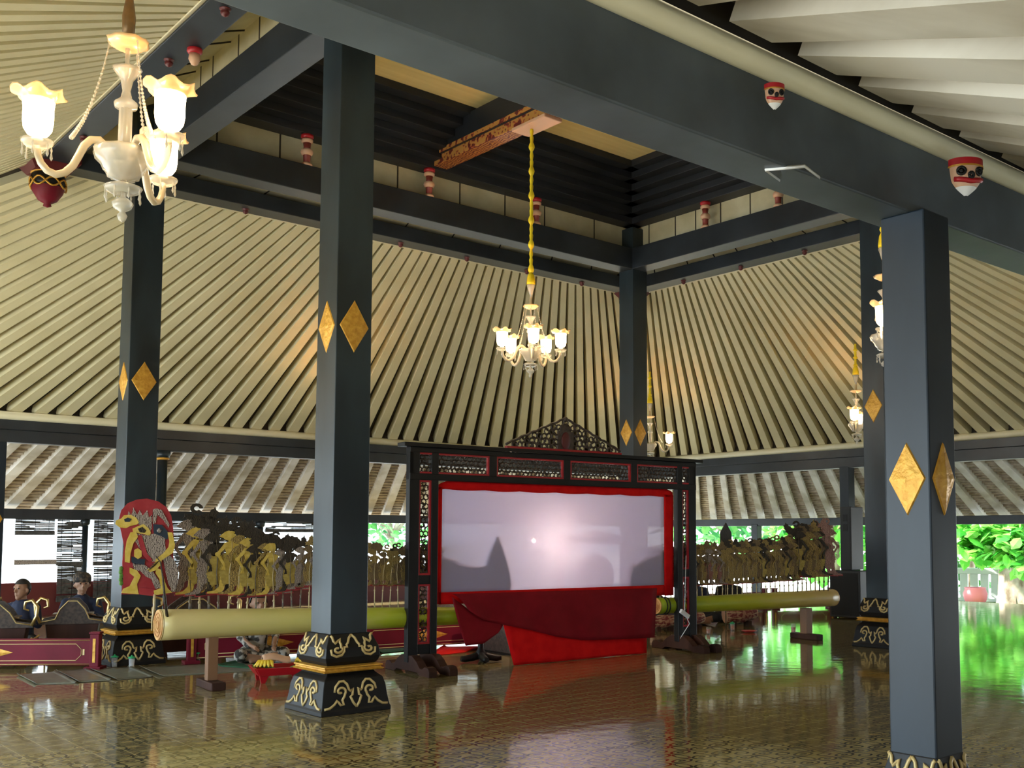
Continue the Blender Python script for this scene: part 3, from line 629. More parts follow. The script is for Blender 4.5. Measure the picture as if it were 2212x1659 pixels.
# ------------------------------------------------------------------ chandeliers
def copy_tree(o, parent=None):
    c = o.copy(); COL.objects.link(c); c.parent = parent
    for ch in list(o.children): copy_tree(ch, c)
    return c
def chandelier(narm, rot, label, name='chandelier'):
    t = thing(name, (0, 0, 0), label, 'chandelier', kind='thing')
    MB().lathe([(0, 0), (.018, .012), (.026, .035), (.014, .055), (.045, .075), (.055, .10), (.03, .125), (.012, .135), (.012, .16)]).build('finial', M['crystal'], t)
    d = MB().lathe([(.012, .16), (.05, .15), (.085, .165), (.095, .185), (.06, .20), (.02, .205), (.014, .24)]).build('lower_dish', M['crystal'], t)
    def drops(m, c, r, z, n, L):
        for i in range(n):
            q = 2*PI*i/n; x, y = c[0]+r*math.cos(q), c[1]+r*math.sin(q)
            m.lathe([(0, z-L), (.008, z-L*.8), (.003, z-L*.45), (.006, z-L*.3), (0, z)], (x, y, 0), 6)
    k = MB(); drops(k, (0, 0), .088, .175, 8, .07); k.build('crystal_drops', M['crystal'], d)
    MB().lathe([(.02, .22), (.075, .235), (.085, .26), (.10, .275), (.11, .30), (.14, .33), (.15, .365), (.145, .38), (.13, .35), (.05, .33), (.016, .34), (.014, .41), (.03, .42), (.03, .60), (.014, .61)], n=24, wob=lambda i, q: (.004*math.cos(12*q), 0)).build('hub_bowl', M['crystal'], t)
    MB().lathe([(.014, .60), (.055, .61), (.06, .635), (.03, .66), (.02, .70), (.032, .76), (.06, .80), (.075, .82), (.03, .80), (.012, .82), (.012, .93)], n=18).build('glass_stem', M['crystal'], t)
    MB().lathe([(.012, .93), (.05, .925), (.095, .95), (.105, .97), (.06, .965), (.02, .975), (.018, 1.08)], n=20, wob=lambda i, q: (.006*math.cos(8*q) if i in (2, 3) else 0, 0)).build('crown_dish', M['rimglass'], t)
    for i in range(narm):
        b = MB(); q = rot+2*PI*i/narm; c = Vector((math.cos(q), math.sin(q), 0))
        n_ = 26
        for j in range(n_+1):
            f = j/n_; r = .09+.16*f; zz = .945-.53*(f**.8)-.05*math.sin(PI*f); b.ball(c*r+Vector((0, 0, zz)), .006+.008*f, 5)
        b.tube([c*(.09+.16*f)+Vector((0, 0, .945-.53*(f**.8)-.05*math.sin(PI*f))) for f in [j/26 for j in range(27)]], .004, 4)
        b.build('bead_string', M['crystal'], t)
    for i in range(narm):
        q = rot+2*PI*i/narm; c = Vector((math.cos(q), math.sin(q), 0)); P = lambda r, z: c*r+Vector((0, 0, z))
        pts = [P(*p) for p in ((.06, .34), (.085, .39), (.12, .42), (.16, .415), (.19, .38), (.215, .32), (.24, .265), (.275, .225), (.315, .21), (.355, .225), (.385, .26), (.40, .30), (.405, .345))]
        a = MB().tube(pts, [.019, .02, .021, .021, .021, .02, .02, .02, .02, .019, .018, .017, .016], 10).build('arm', M['armglass'], t)
        pc = P(.405, 0)
        p = MB().lathe([(.016, .33), (.05, .338), (.075, .358), (.078, .372), (.03, .372), (.02, .40), (.025, .41)], pc, 16).build('drip_pan', M['crystal'], a)
        k = MB(); drops(k, (pc.x, pc.y), .068, .36, 6, .08); k.build('crystal_drops', M['crystal'], a)
        MB().lathe([(.02, .40), (.05, .405), (.066, .43), (.072, .47), (.072, .54), (.076, .575), (.074, .58), (.07, .575), (.066, .54), (.066, .47), (.06, .44), (.03, .42), (.0, .415)], pc, 20).build('lamp_shade', M['shade'], a)
        MB().lathe([(.070, .565), (.085, .595), (.105, .615), (.125, .618), (.120, .610), (.10, .605), (.082, .588), (.070, .56)], pc, 36,
                   wob=lambda i, q: ((.012*math.cos(6*q), .016*math.sin(6*q)) if i in (2, 3, 4, 5) else (0, 0))).build('ruffled_rim', M['rimglass'], a)
    return t
def chain(x, y, z0, z1, t, yellow=True):
    if yellow:
        m = MB(); L = z1-z0; n = max(3, round(L/.36)); prof = []
        for i in range(n):
            z = z0+L*i/n; d = L/n
            prof += [(.020, z), (.034, z+.07*d), (.042, z+.16*d), (.034, z+.27*d), (.020, z+.36*d), (.026, z+.55*d), (.017, z+.64*d), (.026, z+.80*d), (.017, z+.97*d)]
        m.lathe(prof, (x, y, 0), 10).build('yellow_wrapped_chain', M['yellow'], t)
        MB().lathe([(.055, z0-.15), (.058, z0-.12), (.045, z0-.03), (.02, z0+.02)], (x, y, 0), 12).build('yellow_bell_wrap', M['yellow'], t)
        MB().lathe([(.016, z0-.42), (.016, z0-.30), (.03, z0-.26), (.045, z0-.2), (.06, z0-.155), (.02, z0-.15)], (x, y, 0), 14).build('glass_lily', M['crystal'], t)
    else:
        MB().lathe([(.03, z0-.43), (.035, z0-.3), (.02, z0-.2), (.02, z1)], (x, y, 0), 10).build('hanging_rod', M['bronze'], t)
ch5 = chandelier(5, .35, 'five-lamp glass chandelier hanging on a long yellow chain from the painted cross beam')
ch2 = chandelier(2, 0, 'small far chandelier on a yellow chain above the loudspeakers')
ch3 = chandelier(3, 2.83, 'large glass chandelier with three lit lamps at the upper left')
for o, (x, y, z), z1, yel in ((ch5, (cxm, cym, 3.58), 6.98, 1), (ch3, (1.77, 5.55, 3.12), 5.1, 0)):
    for c in list(o.children):
        pass
    chain(0, 0, 1.40, z1-z, o, yel)
    o.location = (x, y, z)
def roof_z(x, y):
    d = min((x-PX0)/(RX0-PX0), (PX1-x)/(PX1-RX1), (y-PY0)/(RY0-PY0), (PY1-y)/(PY1-RY1)); return zb_+(zt-zb_)*min(1, d)
first = True
for (x, y, z, a, l) in ((16.10, 10.62, 3.15, -2.65, 'small far chandelier on a yellow chain, right of the far column, above the loudspeakers'),
                        (9.02, 5.60, 3.10, -2.63, 'glass chandelier partly hidden by the nearest thick column, on a yellow chain'),
                        (15.95, 15.62, 3.10, -.8, 'farthest chandelier, one lit lamp showing beside the far column above the screen'),
                        (8.67, 16.0, 3.2, 1., 'glass chandelier hidden behind the nearer tall column'),
                        (1.0, 11.3, 3.2, .3, 'glass chandelier over the left aisle outside the picture'),
                        (.9, 16.2, 3.2, 1.4, 'glass chandelier over the far left corner outside the picture'),
                        (15.8, 5.6, 3.2, 2., 'glass chandelier over the near right corner outside the picture')):
    if first: o = ch2; o['label'] = l; first = False; kids = list(ch2.children)
    else:
        o = thing('chandelier', (0, 0, 0), l, 'chandelier', kind='thing')
        for c in kids: copy_tree(c, o)
    chain(0, 0, 1.40, max(1.8, roof_z(x, y)-z), o, 1)
    o.location = (x, y, z); o.rotation_euler.z = a

# ------------------------------------------------------------------ shadow screen
Z3 = Vector((0, 0, 1))
def sbox(m, s0, s1, z0, z1, o0, o1):
    m.hexa([scr(s0, z0, o0), scr(s1, z0, o0), scr(s1, z0, o1), scr(s0, z0, o1)], [scr(s0, z1, o0), scr(s1, z1, o0), scr(s1, z1, o1), scr(s0, z1, o1)]); return m
def lace(m, s0, s1, z0, z1, r, inside=None, off=0., tr=.0075):
    """openwork carving: packed curling rings"""
    dy = r*1.72; dx = r*2.0; j = 0; z = z0+r*.8
    while z < z1-r*.3:
        s = s0+r*.8+(r if j % 2 else 0)
        while s < s1-r*.3:
            if inside is None or inside(s, z):
                rr = r*random.uniform(.85, 1.12); a0 = random.uniform(0, 6)
                pts = []
                for k in range(10):
                    q = a0+2*PI*k/8.; f = 1 if k < 8 else .6; pts.append(scr(min(max(s+rr*f*math.cos(q), s0), s1), min(max(z+rr*f*math.sin(q), z0), z1), off))
                m.tube(pts, tr, 4, False)
            s += dx
        z += dy; j += 1
    return m
SCR = thing('shadow_screen', tuple(scr(4.27, 0)), 'black carved wooden frame holding the white shadow-play screen with red border', 'screen', kind='thing')
sL0, sL1, sR0, sR1 = 2.11, 2.475, 6.09, 6.42
for side, (a, b, c, d) in enumerate(((sL0, sL0+.125, sL1-.085, sL1), (sR0, sR0+.085, sR1-.125, sR1))):
    m = MB()
    sbox(m, a, b, .12, 2.50, -.045, .045); sbox(m, c, d, .12, 2.50, -.045, .045)
    for z0, z1 in ((.20, .31), (.97, 1.07), (2.13, 2.20)): sbox(m, b, c, z0, z1, -.035, .035)
    post = m.build('post', M['blackwood'], SCR, .006)
    for z0, z1 in ((.31, .97), (1.07, 2.13)):
        rb_ = MB(); e = .022
        sbox(rb_, b, b+e, z0, z1, .005, .03); sbox(rb_, c-e, c, z0, z1, .005, .03); sbox(rb_, b+e, c-e, z0, z0+e, .005, .03); sbox(rb_, b+e, c-e, z1-e, z1, .005, .03)
        rb_.build('red_bead', M['red'], post)
        lace(MB(), b+e, c-e, z0+e, z1-e, .03).build('carved_openwork', M['carved'], post)
    f = MB(); ctr = (a+d)/2; hw_ = .055
    prof = [(-.52, 0), (-.52, .06), (-.49, .10), (-.42, .11), (-.36, .08), (-.30, .085), (-.22, .15), (-.12, .20), (.12, .20), (.22, .15), (.30, .085), (.36, .08), (.42, .11), (.49, .10), (.52, .06), (.52, 0), (.3, 0), (.24, .03), (-.24, .03), (-.3, 0)]
    for cc in (a+.062, d-.05): f.flat(prof, .10, lambda u, v, w, cc=cc: scr(cc-.05+w, v, u))
    f.build('carved_foot', M['darkwood'], SCR, .006)
m = MB(); sbox(m, 2.11, 6.42, 2.13, 2.205, -.05, .05); sbox(m, 2.11, 6.42, 2.44, 2.50, -.05, .05); sbox(m, 2.02, 6.51, 2.50, 2.545, -.09, .09)
cuts = [2.11, 3.20, 4.27, 5.34, 6.42]
for s in cuts: sbox(m, max(2.11, s-.05), min(6.42, s+.05), 2.20, 2.45, -.045, .045)
lin = m.build('lintel', M['blackwood'], SCR, .006)
for s0, s1 in zip(cuts, cuts[1:]):
    s0 += .05; s1 -= .05; e = .02; z0, z1 = 2.205, 2.44; rb_ = MB()
    sbox(rb_, s0, s0+e, z0, z1, .0, .035); sbox(rb_, s1-e, s1, z0, z1, .0, .035); sbox(rb_, s0+e, s1-e, z0, z0+e, .0, .035); sbox(rb_, s0+e, s1-e, z1-e, z1, .0, .035)
    rb_.build('red_bead', M['red'], lin); lace(MB(), s0+e, s1-e, z0+e, z1-e, .028).build('carved_openwork', M['carved'], lin)
cr_h = lambda s: .36*max(0, 1-abs(s-4.27)/.86)**.95+.035
cm = MB(); lace(cm, 3.42, 5.12, 2.57, 2.95, .036, lambda s, z: z-2.55 < cr_h(s)-.02 and not (abs(s-4.27) < .12 and z < 2.82), tr=.011)
top = [(3.40+1.74*i/40) for i in range(41)]
cm.tube([scr(s, 2.555+cr_h(s)+.018*abs(math.sin((s-4.27)*22)), 0) for s in top], .016, 5)
cm.ball(scr(4.27, 2.95), .035, 8); sbox(cm, 4.15, 4.39, 2.56, 2.80, -.012, .012); cm.ball(scr(4.27, 2.80), .10, 8, (1, .15, 1))
cst = cm.build('crest', M['carved'], SCR)
sbox(MB(), 3.40, 5.14, 2.545, 2.575, -.03, .03).build('red_bead', M['red'], cst)
MB().ball(scr(4.27, 2.68, .012), .075, 10, (1, .2, 1.5)).build('red_boss', M['maroond'], cst)
# cloth
def cloth(x0, x1, z0, z1, off, nu, nv, amp=.006, k=9., corner=0.):
    def fn(a, b):
        s = x0+(x1-x0)*a; z = z0(s)+(z1(s)-z0(s))*b
        return scr(s, z, off+amp*math.sin(k*s+2*b)*(.3+.7*b)), SLN
    return MB().sheet(fn, nu, nv)
redb = MB()
zt_ = lambda s: 2.135-.05*max(0, (abs(s-4.27)-1.62)/.16)**2
L0, L1, R0, R1 = 2.44, 2.58, 5.885, 6.055
top_in = lambda s: 2.04-.012*abs(math.sin((s-2.6)*6.2))
def strip(fn_lo, fn_hi, s0, s1, n, off):
    redb.sheet(lambda a, b: (scr(s0+(s1-s0)*a, fn_lo(s0+(s1-s0)*a)*(1-b)+fn_hi(s0+(s1-s0)*a)*b, off), SLN), n, 3)
strip(top_in, zt_, L0+.03, R1-.02, 60, .0)
strip(lambda s: .74, lambda s: 2.06, L0, L1-.035, 4, .0); strip(lambda s: .73, lambda s: 2.06, R0, R1-.01, 4, .0)
strip(lambda s: .735, lambda s: .87, L1-.06, R0, 20, .0)
redb.build('red_border_cloth', M['redcloth'], SCR)
MB().sheet(lambda a, b: (scr((L0+.01)*(1-a)*(1-b)+(L1-.045)*(1-a)*b+(R0+.015)*a, .855+(1.21)*b, -.008+.006*math.sin(a*9+b*3)), SLN), 40, 20, .003).build('white_cloth', M['screen'], SCR)

def px_sheet(xt, xb, yt, yb, off, nu=36, nv=10, fold=.015, k=30, name='drape', mat='darkred', parent=None, top=.05):
    def fn(a, b):
        x = (xt[0]*(1-a)+xt[1]*a)*b+(xb[0]*(1-a)+xb[1]*a)*(1-b)
        y = yt(x)*b+yb(x)*(1-b)
        p = onS(x, y, off+fold*math.sin(k*a+1.5*b)*(1-b)); p.z = max(p.z, .004); return p, SLN
    return MB().sheet(fn, nu, nv).build(name, M[mat], parent)
def interp(pts):
    def f(x):
        for (x0, y0), (x1, y1) in zip(pts, pts[1:]):
            if x <= x1: return y0+(y1-y0)*(max(x, x0)-x0)/(x1-x0)
        return pts[-1][1]
    return f
d = px_sheet((974, 1419), (1012, 1414), lambda x: 1284-(x-940)*.029, interp([(975, 1290), (1012, 1318), (1040, 1338), (1085, 1349), (1150, 1362), (1205, 1376), (1260, 1383), (1340, 1381), (1420, 1377)]), .075, name='dark_red_drape')
tag(d, 'dark red cloth hanging below the white screen', 'cloth', kind='thing')
px_sheet((976, 1086), (1006, 1086), interp([(975, 1288), (1012, 1317), (1040, 1337), (1086, 1348)]), interp([(1000, 1396), (1045, 1390), (1078, 1366), (1086, 1352)]), .055, 16, 8, .008, 12, 'hanging_flap', 'darkred', d)
rc = MB()
g0, g1 = atZ(1110, 1438), atZ(1397, 1412)
def fn(a, b):
    t_ = onS(1086+(1397-1086)*a, 1345+(1376-1345)*a, .03); g = lerp(g0, g1, a); p = lerp(g, t_, b); p.z = max(p.z, .004); p += SLN*(.012*math.sin(a*6)*(1-b)); return p, SLN
rc.sheet(fn, 24, 8); tag(rc.build('red_floor_cloth', M['redcloth']), 'bright red cloth reaching the floor under the dark red drape', 'cloth', kind='thing')

# lamp and puppets behind the screen
t = thing('screen_lamp', tuple(onS(1153, 1168, -.55)), 'bright lamp hanging behind the white screen', 'lamp', kind='thing')
c = onS(1153, 1168, -.50)
MB().ball(c, .0155, 10).build('bulb', M['lamp'], t)
MB().lathe([(.0, .14), (.02, .13), (.03, .07), (.018, .03), (0, .03)], c+Vector((0, 0, .0)), 16).build('lamp_socket', M['brass'], t)
MB().tube([c+Vector((0, 0, .14)), Vector((c.x, c.y, 2.2))], .006, 6).build('cord', M['blackwood'], t)
def flat_px(name, pts, off, mat, label, t_=.006, cat='puppet', rod=None):
    poly = [onS(x, y, off) for x, y in pts]; n = len(poly)
    m = MB(); a = poly; b = [p+SLN*-t_ for p in poly]
    m.add(a+b, [tuple(range(n)), tuple(range(n, 2*n))[::-1]]+[(i, n+i, n+(i+1) % n, (i+1) % n) for i in range(n)])
    t = thing(name, tuple(poly[0]), label, cat, kind='thing'); m.build('leather', M[mat], t)
    if rod: MB().tube([onS(rod, min(p[1] for p in pts)+20, off-.012), onS(rod, 1310, off-.012)], .006, 5).build('rod', M['horn'], t)
    return t
flat_px('leaf_puppet', [(1040, 1278), (1042, 1250), (1050, 1220), (1062, 1185), (1074, 1160), (1077, 1160), (1086, 1185), (1096, 1215), (1104, 1245), (1105, 1262), (1101, 1284), (1045, 1284)], -.02, 'lbrown', 'pointed leaf-shaped puppet whose shadow stands on the white screen', rod=1075)
flat_px('stacked_puppet', [(932, 1290), (934, 1196), (952, 1198), (964, 1206), (990, 1210), (996, 1218), (1030, 1224), (1050, 1222), (1046, 1290)], -.03, 'lbrown', 'low pile of puppets shadowing the lower left of the screen')
flat_px('stacked_puppet', [(1353, 1282), (1351, 1245), (1357, 1222), (1392, 1205), (1440, 1190), (1446, 1280)], -.03, 'lbrown', 'low pile of puppets shadowing the lower right of the screen')

# ------------------------------------------------------------------ banana trunks and stands
def trunk(name, pts, rads, mat, label, ends):
    t = thing(name, tuple(pts[0]), label, 'banana trunk', kind='thing')
    n = 24; P, R_ = [], []
    for i in range(n+1):
        f = i/n*(len(pts)-1); k = min(int(f), len(pts)-2); P.append(lerp(pts[k], pts[k+1], f-k)); R_.append(rads[k]+(rads[k+1]-rads[k])*(f-k))
    MB().tube(P, R_, 24).build('stem', mat, t)
    for e in ends:
        a, b, r = (pts[0], pts[1], rads[0]) if e == 0 else (pts[-1], pts[-2], rads[-1])
        d = (Vector(a)-Vector(b)).normalized(); m = MB()
        m.tube([Vector(a)-d*.01, Vector(a)+d*.012], [r*1.005, r*.98], 24)
        for k in (.75, .5, .28): m.tube([Vector(a)+d*.014+(d.orthogonal().normalized()*math.cos(q)+d.cross(d.orthogonal().normalized())*math.sin(q))*r*k for q in [2*PI*i/16 for i in range(17)]], .006, 4)
        m.build('cut_end', M['trunkend'], t)
    return t
TO = -.10                                            # trunks stand just behind the plane of the frame
t = trunk('banana_log', [onS(343, 1350, TO), onS(660, 1340, TO), onS(1000, 1330, TO)], [.150, .128, .100], M['trunk'], 'pale yellow-green banana trunk holding the left row of puppets', (0, 1))
ta_, tb_ = onS(1418, 1309, TO), onS(1799, 1291, TO)
t2 = trunk('banana_log', [ta_, onS(1600, 1301, TO), tb_], [.105, .115, .128], M['trunkb'], 'green-yellow banana trunk holding the right row of puppets', (0, 1))
m = MB(); dv = (tb_-ta_).normalized(); sd = dv.cross(Z3).normalized()
for k in (0, .05): m.tube([ta_+dv*(.10+k)+(sd*math.cos(q)+Z3*math.sin(q))*.112 for q in [2*PI*i/20 for i in range(21)]], .008, 5)
m.build('black_binding', M['blackcloth'], t2)
def stand(px, py, top, w, label, L):
    g = atZ(px, py); g = Vector((g.x, g.y, 0)) + SLN*(-.0); c = onS(px, py, TO); c.z = 0
    t = thing('trunk_stand', tuple(c), label, 'stand', kind='thing'); x, y = c.x, c.y
    R = Matrix.Rotation(-.09, 3, 'Z')
    MB().box((x, y, .04), (.14, L, .08), R).build('foot', M['darkwood'], t, .01)
    MB().box((x, y, (top+.08)/2), (w, w, top-.08), R).build('post', M['wood'], t, .006)
    return t
stand(455, 1490, .505, .10, 'brown wooden stand under the left banana trunk', .50)
stand(1742, 1384, .455, .13, 'brown wooden stand under the right banana trunk', .52)

# ------------------------------------------------------------------ leather puppets
def fan(cx, cz, r0_, r1, a0, a1, n):
    return [(cx+math.cos(a0+(a1-a0)*i/n)*r1, cz+math.sin(a0+(a1-a0)*i/n)*r1) for i in range(n+1)] + [(cx+math.cos(a1+(a0-a1)*i/n)*r0_, cz+math.sin(a1+(a0-a1)*i/n)*r0_) for i in range(n+1)]
def scallop(poly, k, amp):
    out = []
    n = len(poly)
    for i in range(n):
        p, q = Vector(poly[i]), Vector(poly[(i+1) % n]); d = q-p; L = d.length; s = max(1, int(L/k)); nrm = Vector((d.y, -d.x)).normalized() if L else d
        for j in range(s): out.append(tuple(p+d*(j/s))); out.append(tuple(p+d*((j+.5)/s)+nrm*amp))
    return out
def puppet_proto(kind, skin, garment, head, rod, low=-.12, foot='lredflat'):
    """profile figure facing -x, body one unit tall above z = .30"""
    t = thing('leather_puppet', (0, 0, 0), None, 'puppet', kind='thing')
    B = .30; fr = lambda u, v, w: Vector((u, -w, v+B))
    th = .004
    b = MB()
    b.flat([(-.14, .795), (-.115, .825), (-.075, .865), (-.03, .885), (.04, .87), (.055, .80), (.04, .745), (.035, .71), (-.025, .71), (-.035, .745), (-.075, .755), (-.09, .775)], th, fr)
    b.flat([(-.075, .715), (.0, .735), (.08, .72), (.10, .68), (.075, .60), (.05, .53), (-.045, .53), (-.06, .60), (-.09, .66)], th, fr)
    b.flat([(-.12, .10), (-.17, .045), (-.25, .03), (-.25, .005), (-.10, .005), (-.06, .06), (-.03, .30), (.02, .56), (-.04, .56), (-.10, .30)], th, fr)
    b.flat([(.09, .10), (.08, .04), (.02, .025), (.02, .005), (.17, .005), (.175, .06), (.16, .18), (.10, .30), (.05, .56), (-.01, .56), (.06, .28)], th, fr)
    body = b.build('body', M[skin], t)
    g = MB()
    g.flat(scallop([(-.06, .55), (.065, .55), (.12, .44), (.20, .30), (.255, .13), (.19, .10), (.13, .17), (.08, .11), (.0, .14), (-.07, .10), (-.11, .20), (-.13, .30), (-.10, .45)], .045, .012), th, fr, th*1.05)
    g.flat(scallop([(.06, .56), (.15, .60), (.22, .52), (.20, .40), (.14, .36), (.09, .44)], .04, .012), th, fr, th*2.1)
    g.build('skirt', M[garment], t)
    hd = MB(); fr0 = fr; fr = lambda u, v, w: fr0(.0+(u-.02)*1.32, .80+(v-.80)*1.28, w)
    if kind == 0:      # coiled hair sweeping up
        hd.flat(scallop([(-.04, .875), (-.05, .93), (-.01, .985), (.06, 1.0), (.13, .975), (.17, .91), (.16, .83), (.11, .775), (.055, .765), (.06, .84)], .04, .010), th, fr, th*1.05)
        hd.flat(fan(.095, .89, .045, .075, 0, PI*1.7, 12), th, fr, th*2.1)
    elif kind == 1:    # tall crown
        hd.flat(scallop([(-.05, .87), (-.055, .92), (-.01, .95), (.0, 1.0), (.045, 1.06), (.075, .99), (.10, .94), (.14, .90), (.13, .82), (.06, .775), (.055, .86)], .04, .010), th, fr, th*1.05)
    else:              # curl rising behind with wing
        hd.flat(scallop([(-.045, .87), (-.03, .92), (.03, .925), (.07, .90), (.14, .93), (.20, .99), (.235, .93), (.20, .84), (.13, .78), (.055, .77), (.055, .85)], .04, .010), th, fr, th*1.05)
        hd.flat(fan(.06, .97, .02, .05, 0, PI*1.8, 10), th, fr, th*1.05)
    hd.flat(fan(.13, .80, .018, .05, .4, PI*1.9, 10), th, fr, th*2.1)
    hd.build('headdress', M[head], t); fr = fr0
    def arm(pts, w, z):
        m = MB(); L, R_ = [], []
        for i, p in enumerate(pts):
            p = Vector(p); d = (Vector(pts[min(i+1, len(pts)-1)])-Vector(pts[max(i-1, 0)])).normalized(); n = Vector((-d.y, d.x)); ww = w*(1-.45*i/(len(pts)-1)); L.append(tuple(p+n*ww)); R_.append(tuple(p-n*ww))
        m.flat(L+R_[::-1], th, fr, z)
        e = Vector(pts[-1])
        for a in (-.5, -.2, .1): m.flat([(e.x-.01, e.y), (e.x+.01, e.y), (e.x+.01+a*.06, e.y-.07), (e.x-.005+a*.06, e.y-.07)], th, fr, z)
        m.flat(fan(pts[1][0], pts[1][1], .012, w*1.25, 0, 2*PI, 10), th, fr, z+th)
        return m.build('arm', M[skin], t)
    arm([(-.06, .69), (-.155, .55), (-.075, .40)], .026, th*3.2)
    arm([(.075, .69), (.175, .57), (.105, .40)], .026, th*3.2)
    r = MB(); r.tube([(0, -.006, low), (0, -.010, .10), (.003, -.012, .30)], [.013, .012, .010], 6); r.tube([(.003, -.012, .30), (-.012, -.020, .60), (.012, -.020, .85), (0, -.012, 1.08)], [.010, .007, .005, .003], 5)
    r.lathe([(.011, .16), (.017, .17), (.017, .19), (.011, .2)], (0, -.010, 0), 8)
    r.build('rod', M[rod], t)
    MB().flat([(-.26, -.008), (.19, -.008), (.19, .022), (-.26, .022)], th, fr, -.001).build('foot_strip', M[foot], t)
    return t
PAL = [('lgrey', 'lgrey', 'ldark', 'horn', 'grey-white'), ('lyellow', 'lolive', 'ldark', 'palehorn', 'yellow-gold'), ('lgold', 'lgold', 'ldark', 'palehorn', 'gilded'), ('lbrown', 'lgold', 'lgold', 'palehorn', 'brown and gold'),
       ('lgold', 'lbrown', 'lbrown', 'palehorn', 'gold and brown'), ('lgrey', 'lred', 'lbrown', 'horn', 'grey and red'), ('ldark', 'lolive', 'ldark', 'horn', 'dark-faced'), ('lpink', 'lpink', 'lpink', 'horn', 'pinkish')]
HD = ['coiled-hair', 'tall-crowned', 'raised-curl']
PROTO = {}
def get_puppet(k, p, low):
    if (k, p, low) in PROTO: return copy_tree(PROTO[k, p, low])
    sk, ga, he, ro, _ = PAL[p]; PROTO[k, p, low] = puppet_proto(k, sk, ga, he, ro, low); return PROTO[k, p, low]
BASEROT = -.09
def put(k, p, s, z, h, mir, yaw, off, lean, label, group, low=-.12):
    o = get_puppet(k, p, low)
    o.location = scr(s, z, off); o.scale = ((-h*1.25 if mir else h*1.3), h, h); o.rotation_euler = (0, lean, BASEROT+yaw)
    o['label'] = label; o['group'] = group; return o
# left row, largest at the outer (left) end
left_pal = [0, 1, 0, 6, 1, 2, 1, 6, 2, 1, 0, 6, 0, 3, 0, 2, 4, 3, 4, 2, 3, 4, 3, 2, 4, 3, 4, 3, 4, 2]
n = len(left_pal)
for i in range(n):
    s = -.20+i*.095; f = i/(n-1)
    h = (.88-.24*min(1, i/9)) if i < 10 else .64-.16*min(1, (i-9)/6)
    h *= random.uniform(.95, 1.05); k = random.choice([0, 0, 2, 1]) if i < 16 else random.choice([0, 2, 0])
    zt2 = .66+.035*(1-f)
    put(k, left_pal[i], s, zt2+.02+.14*min(1, max(0, (i-8)/6)), h*.90, False, .16, -.10-.002*i, random.uniform(-.07, .05),
        '%s %s puppet, %s in the left row from the crimson-backed one' % (PAL[left_pal[i]][4], HD[k], ordinal(i)), 'leather puppets on the left banana trunk', -.45 if i > 10 else -.12)
right_pal = [3, 4, 3, 3, 4, 2, 4, 3, 6, 4, 3, 5, 3, 5, 4, 2, 3, 2, 4, 3, 2, 4, 6, 3, 2, 4, 3, 6, 3, 4, 6, 4, 2, 4, 3, 6, 7, 7]
n2 = len(right_pal)
for i in range(n2):
    s = 5.72+i*.0935; f = i/(n2-1)
    h = .55+.14*f+(.14 if i > 29 else 0)+(.03 if i > 35 else 0); h *= random.uniform(.97, 1.03); k = random.choice([0, 2, 2, 1])
    put(k, right_pal[i], s, .675+.02*f, h*.92, True, -.30, -.12+.002*i, random.uniform(-.03, .04),
        '%s %s puppet, %s in the right row from the outer end' % (PAL[right_pal[i]][4], HD[k], ordinal(n2-1-i)), 'leather puppets on the right banana trunk')
lf = thing('leaf_puppet', tuple(onS(1568, 1262, -.35)), 'dark pointed leaf-shaped puppet sticking up behind the right row', 'puppet', kind='thing')
m = MB(); pts = [(1552, 1262), (1550, 1215), (1556, 1180), (1556, 1150), (1568, 1128), (1580, 1150), (1582, 1180), (1588, 1215), (1584, 1262)]
a = [onS(x, y, -.35) for x, y in pts]; b = [p-SLN*.006 for p in a]; k = len(a)
m.add(a+b, [tuple(range(k)), tuple(range(k, 2*k))[::-1]]+[(i, k+i, k+(i+1) % k, (i+1) % k) for i in range(k)]); m.build('leather', M['ldark'], lf)
MB().tube([onS(1568, 1262, -.36), atZ(1568, 1372, .0)], .01, 6).build('rod', M['horn'], lf)

# the giant at the outer end, standing before a crimson board
G = thing('giant_puppet', tuple(onS(345, 1340, .02)), 'largest leather puppet, yellow ogre on rounded crimson backing, at the outer left', 'puppet', kind='thing')
def gp(name, pts, lay, mat, parent=None, t_=.004):
    a = [onS(x, y, .03+lay*.006) for x, y in pts]; b = [p-SLN*t_ for p in a]; k = len(a)
    return MB().add(a+b, [tuple(range(k)), tuple(range(k, 2*k))[::-1]]+[(i, k+i, k+(i+1) % k, (i+1) % k) for i in range(k)]).build(name, M[mat], parent or G)
gp('crimson_backing', [(262, 1284), (266, 1250), (264, 1215), (268, 1180), (262, 1150), (256, 1125), (262, 1102), (276, 1087), (296, 1079), (318, 1077), (342, 1083), (360, 1096), (370, 1114), (374, 1140), (376, 1165), (374, 1200), (378, 1230), (372, 1260), (366, 1284), (336, 1288), (300, 1284)], 0, 'lredflat')
gp('mane', [(272, 1128), (278, 1104), (284, 1114), (288, 1096), (296, 1112), (302, 1102), (308, 1114), (318, 1102), (322, 1118), (328, 1112), (328, 1140), (322, 1155), (312, 1148), (300, 1132), (286, 1124)], 1, 'lgrey')
gp('head', [(249, 1132), (251, 1124), (262, 1120), (268, 1113), (282, 1112), (294, 1118), (300, 1128), (296, 1133), (282, 1136), (272, 1141), (258, 1139)], 2, 'lyellow')
gp('jaw', [(300, 1136), (310, 1132), (320, 1140), (326, 1150), (324, 1158), (312, 1154), (300, 1152), (288, 1150), (286, 1142)], 2, 'lyellow')
gp('eye', [(268, 1122), (276, 1118), (284, 1121), (280, 1127), (270, 1127)], 3, 'lblue')
gp('mouth', [(298, 1142), (308, 1138), (316, 1146), (312, 1151), (302, 1150)], 3, 'ldark')
